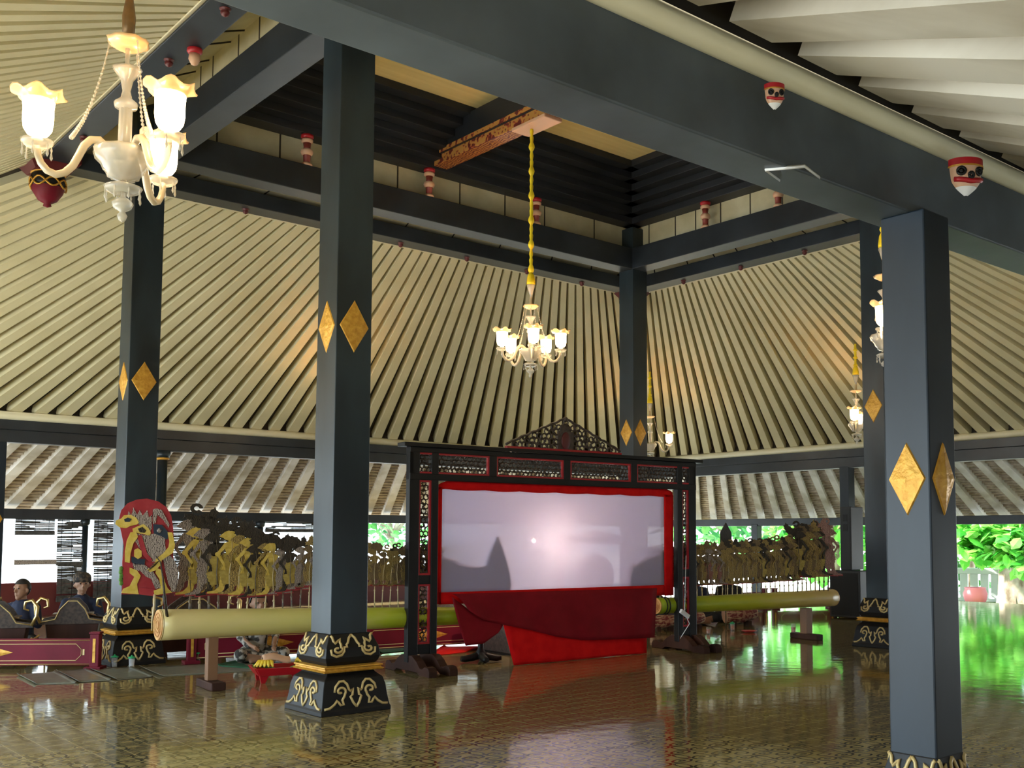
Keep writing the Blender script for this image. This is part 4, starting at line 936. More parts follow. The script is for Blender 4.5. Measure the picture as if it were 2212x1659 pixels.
gp('torso', [(288, 1150), (300, 1154), (318, 1156), (344, 1150), (356, 1160), (358, 1190), (346, 1210), (330, 1214), (316, 1200), (300, 1182), (290, 1166)], 2, 'lgrey')
gp('breast_band', [(296, 1156), (306, 1156), (318, 1196), (330, 1210), (322, 1214), (306, 1196)], 3, 'lredflat')
gp('arm', [(282, 1150), (294, 1148), (298, 1160), (288, 1174), (282, 1196), (280, 1216), (270, 1214), (270, 1192), (274, 1168)], 4, 'lyellow')
gp('arm', [(362, 1150), (372, 1150), (378, 1176), (374, 1194), (356, 1206), (342, 1216), (336, 1208), (352, 1196), (364, 1182), (366, 1170)], 4, 'lyellow')
h_ = gp('hand', [(338, 1208), (350, 1206), (348, 1220), (336, 1232), (324, 1236), (318, 1230), (330, 1222)], 5, 'lyellow')
m = MB()
for q in range(4): m.tube([onS(344-q*3, 1212+q*3, .068), onS(328-q*3, 1218+q*5, .068)], .003, 4)
m.build('finger_line', M['ldark'], h_)
gp('blue_collar', [(330, 1100), (338, 1098), (350, 1102), (366, 1132), (364, 1140), (352, 1122), (340, 1112), (336, 1130), (330, 1132)], 2, 'lgrey')
sash = gp('blue_sash', [(331, 1132), (350, 1134), (364, 1150), (362, 1166), (348, 1158), (332, 1152)], 3, 'lblue')
MB().ball(onS(344, 1146, .055), .022, 8, (1, .3, 1)).build('white_rosette', M['lgrey'], sash)
gp('belt', [(284, 1202), (296, 1206), (314, 1208), (312, 1220), (292, 1220), (284, 1214)], 3, 'lblue')
gp('medallion', [(290, 1188), (298, 1184), (306, 1190), (306, 1202), (298, 1208), (290, 1202)], 4, 'lyellow')
gp('loincloth', [(286, 1216), (312, 1220), (330, 1234), (344, 1256), (348, 1270), (336, 1272), (326, 1250), (316, 1246), (304, 1234), (290, 1230)], 3, 'lgrey')
gp('side_wing', [(352, 1206), (368, 1200), (380, 1216), (386, 1240), (382, 1268), (374, 1280), (364, 1262), (358, 1236)], 3, 'lgrey')
gp('leg', [(280, 1226), (296, 1232), (304, 1244), (296, 1262), (298, 1276), (300, 1284), (262, 1281), (266, 1272), (280, 1266), (290, 1246), (280, 1238)], 2, 'lyellow')
gp('leg', [(338, 1226), (350, 1232), (356, 1256), (362, 1270), (372, 1280), (334, 1286), (332, 1276), (348, 1270), (344, 1250), (336, 1238)], 4, 'lyellow')
gp('red_ground_strip', [(300, 1270), (334, 1272), (334, 1288), (300, 1284)], 3, 'lredflat')
MB().tube([onS(336, 1200, .085), onS(347, 1215, .085), onS(352, 1250, .085), onS(357, 1300, .08), onS(362, 1338, .0)], [.004, .006, .008, .013, .015], 6).build('rod', M['ldark'], G)
MB().tube([onS(334, 1284, .05), onS(333, 1310, .06), onS(329, 1340, .02), onS(328, 1362, -.02)], [.012, .012, .010, .008], 6).build('pale_rod', M['palehorn'], G)
m = MB()
for q in range(5): m.ball(onS(262-1*(q % 2), 1228+q*8, .03), .022, 6, (1, .3, 1))
m.build('green_tassel', M['leafgreen'], G)
# ------------------------------------------------------------------ maroon gamelan rails
def rail(a, b, h, label, dia=True):
    a, b = Vector((a[0], a[1], 0)), Vector((b[0], b[1], 0)); d = (b-a).normalized(); L = (b-a).length; n = Vector((d.y, -d.x, 0))
    t = thing('low_rail', tuple(a), label, 'rail', kind='thing')
    def P(s, z, o): return a+d*s+n*o+Vector((0, 0, z))
    def bx(m, s0, s1, z0, z1, o0, o1): m.hexa([P(s0, z0, o0), P(s1, z0, o0), P(s1, z0, o1), P(s0, z0, o1)], [P(s0, z1, o0), P(s1, z1, o0), P(s1, z1, o1), P(s0, z1, o1)]); return m
    pan = bx(MB(), .05, L-.05, .045, h, -.02, .02).build('panel', M['maroon'], t, .006)
    for s in (.05, L-.05):
        m = bx(MB(), s-.05, s+.05, .02, h+.05, -.05, .05); bx(m, s-.09, s+.09, 0, .035, -.10, .10); bx(m, s-.06, s+.06, h+.05, h+.075, -.06, .06)
        p = m.build('post', M['maroon'], t, .006); bx(MB(), s-.015, s+.015, .08, h, .05, .056).build('gold_stripe', M['gold'], p)
    g = MB(); c = .06
    for q in ([(.10, h-.02), (L-.10, h-.02)], [(.10, .06), (L-.10, .06)]): g.tube([P(*p, .022) for p in q], .006, 4)
    i0, i1, z0, z1 = .20, L-.20, .10, h-.06
    g.tube([P(*p, .022) for p in ((i0+c, z0), (i1-c, z0), (i1, z0+c), (i1, z1-c), (i1-c, z1), (i0+c, z1), (i0, z1-c), (i0, z0+c), (i0+c, z0))], .005, 4)
    bx(g, L-.185, L-.165, z0+.06, z1-.06, .02, .024)
    g.build('gold_line', M['goldline'], pan)
    if dia:
        zc = (z0+z1)/2; m = MB(); w = .30; hh = (z1-z0)*.46
        v = [P(L/2-w, zc, .022), P(L/2, zc-hh, .022), P(L/2+w, zc, .022), P(L/2, zc+hh, .022), P(L/2, zc, .034)]; m.add(v, [(0, 1, 4), (1, 2, 4), (2, 3, 4), (3, 0, 4)])
        m.build('gilt_diamond', M['gold'], pan)
    return t
rail((1.95, 14.05), (3.92, 12.52), .345, 'long maroon low rail with gold lines and a gilt diamond at the lower left')
rail((4.86, 12.40), (6.75, 12.05), .345, 'maroon low rail behind the left banana trunk, right of the column base')
rail((6.85, 12.0), (8.9, 11.75), .345, 'maroon low rail behind the screen')

rail((col_at(1500, 14.2), 14.2), (col_at(1655, 13.9), 13.9), .36, 'maroon low rail behind the musicians under the right puppets', False)
rail((col_at(1668, 13.85), 13.85), (col_at(1800, 13.2), 13.2), .36, 'maroon low rail behind the right trunk stand, left of the subwoofer', False)
# ------------------------------------------------------------------ gamelan instruments
def saron(x, y, ang, label, L=.8):
    t = thing('gamelan_instrument', (x, y, 0), label, 'instrument', kind='thing'); R = Matrix.Rotation(ang, 3, 'Z'); O = Vector((x, y, 0))
    q = lambda u, v, z: O+R @ Vector((u, v, z))
    m = MB(); m.hexa([q(-L/2, -.16, .05), q(L/2, -.16, .05), q(L/2, .16, .05), q(-L/2, .16, .05)], [q(-L/2-.05, -.19, .42), q(L/2+.05, -.19, .42), q(L/2+.05, .19, .42), q(-L/2-.05, .19, .42)])
    for u in (-L/2, L/2): m.hexa([q(u-.07, -.2, 0), q(u+.07, -.2, 0), q(u+.07, .2, 0), q(u-.07, .2, 0)], [q(u-.06, -.19, .06), q(u+.06, -.19, .06), q(u+.06, .19, .06), q(u-.06, .19, .06)])
    m.build('trough', M['darkwood'], t, .01)
    c = MB(); prof = [(-L/2-.12, .42), (L/2+.12, .42), (L/2+.10, .47), (L/2-.06, .50), (L*.28, .62), (L*.1, .72), (-L*.1, .72), (-L*.28, .62), (-L/2+.06, .50), (-L/2-.10, .47)]
    for o in (-.20, .16): c.flat(prof, .04, lambda u, v, w, o=o: q(u, o+w, v))
    cc = c.build('carved_end_board', M['carved'], t)
    g = MB()
    for o in (-.205, .205): g.tube([q(u, o, v-.02) for u, v in prof[2:]], .008, 4)
    g.build('gold_edge', M['goldline'], cc)
    k = MB()
    for i in range(7): k.box(q(-L*.38+i*L*.127, 0, .535), (.07, .30, .018), R)
    k.build('bronze_key', M['bronze'], t)
    for u in (-L/2-.10, L/2+.10):
        f = MB()
        s = 1 if u > 0 else -1
        f.tube([q(u, -.2, .44), q(u+s*.05, -.2, .55), q(u+s*.06, -.2, .66), q(u+s*.0, -.2, .74), q(u-s*.07, -.2, .72), q(u-s*.08, -.2, .64), q(u-s*.03, -.2, .62)], [.018, .02, .022, .022, .018, .014, .01], 8); f.build('curled_brass_finial', M['brass'], t); f = MB()
        f.tube([q(u, -.2, .30), q(u+s*.10, -.22, .22), q(u+s*.16, -.24, .12), q(u+s*.16, -.24, 0)], [.012, .014, .012, .010], 6); f.build('brass_stay', M['brass'], t)
    return t
saron(col_at(160, 14.0), 14.0, -.35, 'dark wooden gamelan instrument with curled brass finials, beside the column base', .5)
saron(col_at(-8, 13.9), 13.9, -.35, 'dark wooden gamelan instrument with carved peak at the far left edge', .6)
saron(5.3, 13.4, -.1, 'dark gamelan instrument behind the puppets near the second maroon rail')
def kettle(x, y, label, n=4):
    t = thing('kettle_gong_rack', (x, y, 0), label, 'instrument', kind='thing')
    m = MB(); m.box((x, y, .22), (1.5, .55, .10)); m.box((x-.68, y, .11), (.08, .5, .22)); m.box((x+.68, y, .11), (.08, .5, .22)); m.box((x, y-.27, .30), (1.5, .03, .10)); m.build('rack', M['maroond'], t, .01)
    for i in range(n):
        MB().lathe([(.10, .27), (.14, .30), (.15, .36), (.13, .40), (.05, .41), (.045, .44), (.02, .455), (0, .455)], (x-.52+i*.35, y, 0), 16).build('kettle_gong', M['bronze'], t)
kettle(6.2, 13.3, 'low rack of bronze kettle gongs behind the left puppets')
kettle(13.2, 13.2, 'low rack of bronze kettle gongs behind the right puppets')
t = thing('gong_stand', (14.2, 15.6, 0), 'tall red carved gong stand behind the right puppets', 'gong stand', kind='thing')
mg = MB(); a, b = Vector((12.6, 14.6, 0)), Vector((13.9, 14.2, 0)); d = (b-a).normalized()
for p in (a, b): mg.tube([p, p+Vector((0, 0, 1.45))], .05, 8); mg.box(p+Vector((0, 0, .04)), (.2, .6, .08))
mg.build('post', M['red'], t); t.location = a; t['_w'] = tuple(a)
for c in t.children: c.location = -a
m = MB(); n_ = Vector((d.y, -d.x, 0)); m.flat([(-.2, 1.36), (1.56, 1.36), (1.56, 1.50), (1.2, 1.52), (.68, 1.62), (.16, 1.52), (-.2, 1.50)], .08, lambda u, v, w: a+d*u+n_*w+Vector((0, 0, v))); m.build('crossbar', M['red'], t, .01)
gm = MB(); c = a+d*.68+Vector((0, 0, .78)); prof = [(.0, .10), (.07, .09), (.08, .05), (.36, .02), (.40, -.02), (.39, -.12)]; Rg = Matrix(((d.x, 0, n_.x), (d.y, 0, n_.y), (0, 1, 0)))
gm.lathe(prof, c, 28, R=Rg); gm.build('gong', M['bronze'], t)

def drum(x, y, z, ang, L, r, label):
    t = thing('drum', (x, y, 0), label, 'drum', kind='thing'); d = Vector((math.cos(ang), math.sin(ang), .12)).normalized()
    P = [Vector((x, y, z))+d*(L*(f-.5)) for f in (0, .15, .35, .55, .8, 1)]
    MB().tube(P, [r*.8, r*.95, r*1.05, r*1.03, r*.85, r*.68], 18).build('body', M['redpattern'], t)
    for f, rr in ((0, .8), (1, .68)):
        c = P[0] if f == 0 else P[-1]; e = -d if f == 0 else d; MB().tube([c-e*.01, c+e*.012], r*rr*1.02, 18).build('skin_head', M['pinkcream'], t)
    s = MB(); u = d.orthogonal().normalized(); v = d.cross(u)
    for k in range(10):
        q = 2*PI*k/10; q2 = q+.31
        s.tube([P[0]+(u*math.cos(q)+v*math.sin(q))*r*.83, P[2]+(u*math.cos(q2)+v*math.sin(q2))*r*1.07, P[5]+(u*math.cos(q)+v*math.sin(q))*r*.71], .006, 4)
    s.build('lacing', M['palehorn'], t)
    m = MB()
    for f in (.25, .75):
        p = P[0].lerp(P[-1], f); m.box((p.x, p.y, (z-r*.8)/2), (.06, .22, max(.04, z-r*.8)), Matrix.Rotation(ang, 3, 'Z'))
    m.build('cradle', M['darkwood'], t)
drum(13.95, 11.55, .21, -.5, .55, .15, 'largest red-brown laced drum on the floor under the right trunk')
drum(12.9, 11.70, .16, -.3, .42, .11, 'middle red-brown drum under the right trunk, left of the largest one')
drum(12.30, 11.75, .15, -.6, .40, .10, 'small red-brown drum under the right trunk')
drum(11.55, 11.95, .14, -.4, .36, .09, 'smallest drum under the right trunk beside the screen foot')

# ------------------------------------------------------------------ people
def limb(m, pts, rad, n=10):
    m.tube(pts, rad, n)
    for p, r in zip(pts, rad): m.ball(p, r*.99, 8)
def hand(m, w, d, upv, s=1., curl=.5):
    """palm, four unequal bent fingers and a thumb leaving the side"""
    d = d.normalized(); upv = (upv-d*upv.dot(d)).normalized(); sd = d.cross(upv)
    m.tube([w, w+d*.05*s, w+d*.09*s], [.026*s, .038*s, .034*s], 8, flat=.5)
    for i, (o, L) in enumerate(((-.03, .065), (-.01, .078), (.01, .073), (.03, .056))):
        b = w+d*.085*s+sd*o*s; k = b+d*L*.5*s-upv*.008*s; e = k+(d*(1-curl)-upv*curl).normalized()*L*.5*s; m.tube([b, k, e], [.0105*s, .0095*s, .0075*s], 6)
    b = w+d*.03*s-sd*.032*s; m.tube([b, b+(d*.6-sd*.7).normalized()*.035*s, b+(d*.95-sd*.5).normalized()*.065*s], [.013*s, .011*s, .008*s], 6)
def head(m, c, f, r=.098):
    """skull with brow, nose, lips, chin and ears; f is where the face looks"""
    f = Vector((f[0], f[1], 0)).normalized(); s = Vector((-f.y, f.x, 0)); u = Vector((0, 0, 1)); c = Vector(c)
    m.ball(c+u*.02, r, 12, (.92, .92, 1.12)); m.ball(c+f*.03-u*.045, r*.72, 10, (.9, .9, 1.05)); m.ball(c+f*.062-u*.10, .032, 8)
    m.tube([c+f*.088+u*.025, c+f*.112-u*.012, c+f*.095-u*.03], [.010, .017, .014], 6)
    m.ball(c+f*.088-u*.062, .02, 8, (1, 1, .55)); m.ball(c+f*.085+u*.04+s*.035, .017, 6); m.ball(c+f*.085+u*.04-s*.035, .017, 6)
    for k in (1, -1): m.ball(c+s*k*.094-u*.005, .024, 8, (.7, .7, 1.2))
    m.tube([c-u*.08-f*.01, c-u*.17-f*.02], [.052, .058], 10)
def person(x, y, face, label, top='blackcloth', bottom='batik', hat=None, lean=.0, armz=.42, scale=1., hairy=True, look=None):
    """cross-legged musician: one continuous body, clothes and hair as children"""
    t = thing('person', (x, y, 0), label, 'person', kind='thing')
    f = Vector((math.cos(face), math.sin(face), 0)); s = Vector((-f.y, f.x, 0)); O = Vector((x, y, 0)); k = scale
    P = lambda a, b, z: O+f*a*k+s*b*k+Vector((0, 0, z*k))
    lk = f if look is None else Vector((math.cos(look), math.sin(look), 0))
    hc = P(lean*.62+.02, 0, .80)
    b = MB(); head(b, hc, lk)
    limb(b, [P(0, 0, .12), P(.0+lean*.2, 0, .28), P(lean*.4, 0, .45), P(lean*.55, 0, .58)], [.15*k, .135*k, .145*k, .11*k], 14)
    for q in (1, -1):
        limb(b, [P(lean*.52, q*.13, .585), P(lean*.5, q*.175, .565)], [.06*k, .06*k])
        limb(b, [P(lean*.5, q*.18, .565), P(.06+lean*.4, q*.245, .36), P(.30+lean*.3, q*.15, armz)], [.052*k, .042*k, .028*k])
        hand(b, P(.30+lean*.3, q*.15, armz), f*.9-s*q*.3-Vector((0, 0, .25)), Vector((0, 0, 1)), k)
        limb(b, [P(.02, q*.10, .11), P(.30, q*.30, .13), P(.30, -q*.02, .07)], [.095*k, .075*k, .045*k]); limb(b, [P(.30, -q*.02, .06), P(.34, -q*.16, .045)], [.042*k, .03*k])
    remesh(b.build('body', M['skin'], t), .011, 3)
    e = MB(); s2 = Vector((-lk.y, lk.x, 0))
    for q in (1, -1): e.ball(hc+lk*.088+s2*q*.035+Vector((0, 0, .022)), .010, 6)
    e.build('eye', M['hair'], t)
    c = MB()
    limb(c, [P(0, 0, .10), P(lean*.2, 0, .28), P(lean*.4, 0, .45), P(lean*.55, 0, .575), P(lean*.57, 0, .62)], [.163*k, .150*k, .160*k, .125*k, .07*k], 14)
    for q in (1, -1): limb(c, [P(lean*.52, q*.11, .58), P(lean*.5, q*.18, .57), P(.06+lean*.4, q*.247, .36), P(.24+lean*.3, q*.175, armz-.01)], [.07*k, .068*k, .056*k, .042*k])
    remesh(c.build('shirt', M[top], t), .013, 4)
    l = MB()
    for q in (1, -1): limb(l, [P(.0, q*.10, .115), P(.30, q*.30, .135), P(.27, q*.02, .085)], [.115*k, .092*k, .066*k])
    limb(l, [P(0, -.12, .11), P(0, .12, .11)], [.13*k, .13*k]); remesh(l.build('wrap_skirt', M[bottom], t), .014, 4)
    hm = MB(); rr = .104
    hm.lathe([(rr*math.cos(a), rr*1.14*math.sin(a)) for a in [-.25+1.82*i/8 for i in range(9)]], hc+Vector((0, 0, .028))-lk*.010, 16); hm.ball(hc-lk*.045-Vector((0, 0, .0)), .075, 8, (1, 1, 1.1))
    keep = [i for i, fc in enumerate(hm.f) if not (lambda ce: (ce-hc).dot(lk) > .018 and ce.z < hc.z+.072)(sum((Vector(hm.v[j]) for j in fc), Vector())/len(fc))]
    hm.f = [hm.f[i] for i in keep]; hm.sm = [hm.sm[i] for i in keep]; hm.mi = [hm.mi[i] for i in keep]
    ho = hm.build('hair', M['hair'], t)
    if hat:
        w = MB(); w.lathe([(.108, .02), (.116, .04), (.116, .075), (.108, .115), (.07, .15), (0, .158)], hc+Vector((0, 0, .02))-lk*.008, 18); w.ball(hc-lk*.11+Vector((0, 0, .03)), .038, 8)
        w.build('wrapped_headcloth', M[hat], t)
    return t
p1 = atZ(40, 1391); person(col_at(48, 15.0), 15.0, -2.3, 'seated person in dark blue shirt before the bright opening at far left', 'navy', 'blackcloth', look=-2.6)
person(col_at(176, 15.2), 15.2, -1.9, 'seated person in dark blue shirt and headcloth beside the thin post', 'navy', 'blackcloth', 'headcloth', look=-1.7, scale=1.04)
person(5.55, 12.0+.05, -1.7, 'seated person in patterned batik behind the left trunk, near the red tray', 'batik', 'batik', lean=.12, armz=.25, scale=.86)
person(12.6, 12.45, -2.0, 'seated musician in black behind the right trunk, left of the drums', 'blackcloth', 'blackcloth', 'headcloth')
person(13.7, 12.35, -2.1, 'seated musician in black behind the largest drum under the right trunk', 'navy', 'blackcloth', 'headcloth')
person(14.55, 12.3, -2.1, 'seated musician in black right of the drums, behind the right trunk stand', 'blackcloth', 'blackcloth', 'headcloth')

# ------------------------------------------------------------------ small things on the floor
def tumbler(px, py, label, lid=None, drink=None, z=0., h=.11, r=.034):
    c = atZ(px, py, z); t = thing('glass', tuple(c), label, 'glass', kind='thing'); x, y = c.x, c.y
    MB().lathe([(r*.8, z+.002), (r*.82, z+.01), (r, z+h), (r*.93, z+h), (r*.76, z+.014), (0, z+.013)], (x, y, 0), 16).build('tumbler', M['glass'], t)
    if drink: MB().lathe([(0, z+.015), (r*.75, z+.015), (r*.86, z+h*.7), (0, z+h*.7)], (x, y, 0), 14).build('drink', M[drink], t)
    if lid:
        MB().lathe([(r*1.2, z+h), (r*1.25, z+h+.012), (r*.5, z+h+.02), (.008, z+h+.022), (.01, z+h+.035), (0, z+h+.036)], (x, y, 0), 16).build('lid', M[lid], t)
    return t
tumbler(247, 1441, 'glass with green lid at the left corner of the column base', 'greenplastic')
tumbler(284, 1443, 'glass with green lid in front of the column base', 'greenplastic')
tumbler(425, 1432, 'glass with green lid by the second maroon rail', 'greenplastic')
tumbler(500, 1425, 'clear glass under the left trunk', None)
tumbler(1530, 1370, 'glass of dark tea nearest the screen foot on the right', None, 'drink')
tumbler(1582, 1362, 'glass with greenish lid on the floor under the middle of the right trunk', 'greenplastic', 'drink')
tumbler(1714, 1371, 'tall glass of red drink left of the right trunk stand', None, 'drink', h=.17, r=.04)
c = atZ(1618, 1366); t = thing('small_plate', tuple(c), 'small red plate on the floor under the right trunk', 'plate', kind='thing'); MB().lathe([(.05, .0), (.07, .006), (.13, .03), (.12, .03), (.06, .012), (0, .01)], (c.x, c.y, 0), 20).build('dish', M['redplastic'], t)

# offering tray
c = atZ(603, 1470); x, y = c.x, c.y
t = thing('offering_tray', (x, y, 0), 'red footed tray with a banana leaf on the floor beside the nearer tall column base', 'tray', kind='thing')
m = MB(); Rt = Matrix.Rotation(-.25, 3, 'Z'); q = lambda u, v, z: Vector((x, y, 0))+Rt @ Vector((u, v, z))
def frus(m, a, b, z0, z1, c2=None):
    m.hexa([q(-a[0], -a[1], z0), q(a[0], -a[1], z0), q(a[0], a[1], z0), q(-a[0], a[1], z0)], [q(-b[0], -b[1], z1), q(b[0], -b[1], z1), q(b[0], b[1], z1), q(-b[0], b[1], z1)])
frus(m, (.22, .16), (.23, .17), .075, .09)
for sx, sy, lx, ly in ((1, 0, .015, .19), (-1, 0, .015, .19), (0, 1, .27, .015), (0, -1, .27, .015)):
    bx_, by_ = sx*.225, sy*.165
    m.hexa([q(bx_-lx*.85, by_-ly*.85, .075), q(bx_+lx*.85, by_-ly*.85, .075), q(bx_+lx*.85, by_+ly*.85, .075), q(bx_-lx*.85, by_+ly*.85, .075)],
           [q(bx_*1.22-lx, by_*1.22-ly, .155), q(bx_*1.22+lx, by_*1.22-ly, .155), q(bx_*1.22+lx, by_*1.22+ly, .155), q(bx_*1.22-lx, by_*1.22+ly, .155)])
m.build('tray', M['redplastic'], t, .004)
for sx in (1, -1):
    for sy in (1, -1): m = MB(); m.hexa([q(sx*.19-.02, sy*.13-.02, 0), q(sx*.19+.02, sy*.13-.02, 0), q(sx*.19+.02, sy*.13+.02, 0), q(sx*.19-.02, sy*.13+.02, 0)], [q(sx*.18-.045, sy*.12-.04, .078), q(sx*.18+.045, sy*.12-.04, .078), q(sx*.18+.045, sy*.12+.04, .078), q(sx*.18-.045, sy*.12+.04, .078)]); m.build('foot', M['redplastic'], t)
MB().sheet(lambda a, b: (q(-.27+.56*a, (b-.5)*.30*math.sin(PI*(.08+.84*a)), .165+.02*math.sin(a*8)-.05*math.sin(PI*a)+.015*math.cos(b*9)), Z3), 16, 8, .003).build('banana_leaf', M['leafgreen'], t)
def banana(ang, u, v, z, r, label):
    o = q(u, v, z); b = thing('banana_hand', tuple(o), label, 'bananas', kind='thing')
    for i in range(6):
        a = ang+(i-2.5)*.28; d = Vector((math.cos(a), math.sin(a), 0)); MB().tube([o+d*.01+Vector((0, 0, .01)), o+d*.05*r+Vector((0, 0, .055*r)), o+d*.10*r+Vector((0, 0, .05*r)), o+d*.15*r+Vector((0, 0, .012*r))], [.010, .020*r, .021*r, .008], 8).build('banana', M['rind'], b)
banana(-2.4, -.12, -.02, .155, 1.05, 'left hand of small yellow bananas on the red tray')
banana(-.6, .16, .05, .155, .95, 'right hand of small yellow bananas on the red tray, next to the column base')
o = q(-.04, -.01, .21); t = thing('wrapped_bundle', tuple(o), 'brown wrapped bundle lying over the bananas', 'bundle', kind='thing'); MB().sheet(lambda a, b: (o+Rt @ Vector((-.14+.28*a, -.07+.14*b, .05*math.sin(PI*b)+.02*math.sin(5*a))), Z3), 10, 8, .02).build('wrapping', M['pinkcream'], t)

# mats
def mat_sheet(pts, label, mat='mat', name='floor_mat', lift=.02, z0=.004):
    P = [atZ(*p) for p in pts]
    def fn(a, b):
        p = lerp(lerp(P[0], P[1], a), lerp(P[3], P[2], a), b); e = max(0, abs(a-.5)*2-.86)/.14; p.z = z0+lift*e*e+.002*math.sin(a*17)*math.sin(b*9); return p, Z3
    return tag(MB().sheet(fn, 24, 8, .004).build(name, M[mat]), label, 'mat', kind='thing')
mat_sheet([(75, 1479), (165, 1477), (118, 1452), (36, 1459)], 'grey floor mat with a curled edge nearest the left corner')
mat_sheet([(168, 1475), (240, 1471), (182, 1447), (120, 1451)], 'grey floor mat in the middle, its edge curling up', z0=.006)
mat_sheet([(250, 1470), (330, 1463), (278, 1442), (190, 1446)], 'grey floor mat in front of the column base', z0=.005)
mat_sheet([(345, 1462), (575, 1448), (520, 1432), (300, 1442)], 'dull brown floor mat under the left trunk', z0=.003)
mat_sheet([(470, 1440), (560, 1447), (610, 1436), (525, 1428)], 'green floor mat behind the red tray', 'green', z0=.008)
mat_sheet([(822, 1412), (900, 1404), (880, 1396), (800, 1402)], 'green floor mat behind the left screen post', 'green', z0=.008)
mat_sheet([(930, 1418), (1010, 1409), (1065, 1396), (960, 1398)], 'red floor cloth behind the left screen post', 'redcloth', 'floor_cloth', .03, .006)
# added dark chest behind the screen, blocks the bright floor under the drape
cc = scr(4.72, 0, -1.15); R = Matrix.Rotation(-.09, 3, 'Z')
t = thing('shade_chest', tuple(cc), 'added dark chest behind the screen cloths, blocking the bright floor', 'chest', kind='thing')
MB().box((cc.x, cc.y, .27), (1.5, .75, .50), R).build('box', M['carved'], t, .01); MB().box((cc.x, cc.y, .545), (1.56, .81, .05), R).build('lid', M['carved'], t, .01)
MB().box((cc.x, cc.y, .01), (1.52, .77, .02), R).build('plinth', M['blackwood'], t)
# low black stand by the drape
c = atZ(1038, 1430); x, y = c.x, c.y
t = thing('black_stand', (x, y, 0), 'low black stand with rounded feet on the floor left of the bright red cloth', 'stand', kind='thing')
for i, a in enumerate((2.9, .9, -.6, -1.9)):
    d = Vector((math.cos(a), math.sin(a), 0)); MB().tube([Vector((x, y, .09)), Vector((x, y, .06))+d*.10, Vector((x, y, .045))+d*.20, Vector((x, y, .05))+d*.25], [.05, .045, .04, .03], 10).build('leg', M['blackwood'], t)
MB().lathe([(.075, .05), (.06, .12), (.035, .16), (.035, .34), (.07, .36), (.07, .40), (0, .40)], (x, y, 0), 14).build('stem', M['blackwood'], t)
# hanging power strip
c = onS(1479, 1326, .10); u = (onS(1487, 1332, .10)-onS(1470, 1319, .10)).normalized()
t = thing('power_adapter', tuple(c), 'white power adapter hanging on a cord at the right screen post', 'adapter', kind='thing')
m = MB(); w = u.cross(SLN).normalized(); L = .085
m.hexa([c-u*L-w*.028-SLN*.02, c+u*L-w*.028-SLN*.02, c+u*L+w*.028-SLN*.02, c-u*L+w*.028-SLN*.02], [c-u*L-w*.028+SLN*.02, c+u*L-w*.028+SLN*.02, c+u*L+w*.028+SLN*.02, c-u*L+w*.028+SLN*.02]); m.build('case', M['plastic'], t, .008)
g = atZ(1430, 1396)
MB().tube([onS(1482, 1200, .06), onS(1480, 1270, .08), c, c+u*.10+Vector((0, 0, -.08)), onS(1470, 1378, .1), Vector((g.x+.3, g.y-.05, .012)), Vector((g.x, g.y, .012))], .005, 6).build('cord', M['plastic'], t)

# ------------------------------------------------------------------ loudspeakers
g = atZ(1835, 1337); sx, sy = g.x+.32, g.y+.1
t = thing('subwoofer', (sx, sy, 0), 'large black subwoofer cabinet on the floor below the tall loudspeaker', 'loudspeaker', kind='thing'); R = Matrix.Rotation(.0, 3, 'Z')
MB().box((sx, sy, .45), (.62, .66, .86)).build('cabinet', M['speaker'], t, .015)
MB().box((sx-.313, sy, .45), (.01, .58, .78)).build('grille', M['speakergrille'], t)
m = MB()
for yy in (-.25, .25):
    for xx in (-.24, .24): m.lathe([(.03, 0), (.035, .02)], (sx+xx, sy+yy, 0), 10)
m.build('rubber_foot', M['blackwood'], t)
a = atZ(1822, 1236, .88); z1 = EYE.z + (1163-1104)/2266*a.to_2d().length*1.0
cx2, cy2 = sx-.02, sy+.02
t = thing('loudspeaker', (cx2, cy2, .88), 'tall slim black loudspeaker standing on the subwoofer', 'loudspeaker', kind='thing')
MB().box((cx2, cy2, .88+.60), (.40, .24, 1.18)).build('cabinet', M['speaker'], t, .012)
MB().box((cx2-.203, cy2, .88+.60), (.008, .20, 1.12)).build('grille', plain('grey_grille', (.022, .025, .029), .65), t)
m = MB()
for zz in (.98, .80): m.box((cx2-.208, cy2, .88+zz), (.008, .09, .13))
m.build('horn_mouth', M['blackwood'], t)

# ------------------------------------------------------------------ bamboo blinds and far side
def blind(px0, px1, py0, py1, label, bar=True, Y=OY1-.02, gap=.10):
    a, b = atY(px0, py1, Y), atY(px1, py0, Y); x0, x1, z0, z1 = a.x, b.x, a.z, b.z
    t = thing('bamboo_blind', ((x0+x1)/2, Y, z0), label, 'blind', kind='thing')
    m = MB(); z = z0+(.05 if bar else 0)
    while z < z1:
        hgt = random.uniform(.012, .030)
        x = x0
        while x < x1:
            w = random.uniform(.08, .6); e = min(x1, x+w)
            if random.random() > gap: m.box(((x+e)/2, Y+random.uniform(-.004, .004), z+hgt/2), (e-x, .006, hgt*random.choice([.95, 1.15, 1.3, 1.5])), Matrix.Rotation(random.uniform(-.02, .02), 3, 'Y'))
            x = e
        z += hgt*1.35
    m.build('slats', M['blind'], t)
    if bar: m = MB(); m.box(((x0+x1)/2, Y, z0+.03), (x1-x0, .05, .07)); m.build('bottom_bar', M['blind'], t)
    m = MB()
    for f in (.15, .5, .85): m.box((x0+(x1-x0)*f, Y-.006, (z0+z1)/2), (.008, .004, z1-z0))
    m.build('string', M['blackcloth'], t)
blind(32, 119, 1118, 1155, 'short rolled-up bamboo blind above the bright opening')
blind(121, 188, 1118, 1221, 'long bamboo blind right of the bright opening, left of the thin post')
blind(121, 188, 1223, 1300, 'lower bamboo blind left of the thin post')
blind(200, 262, 1118, 1221, 'long bamboo blind right of the thin post, beside the column')
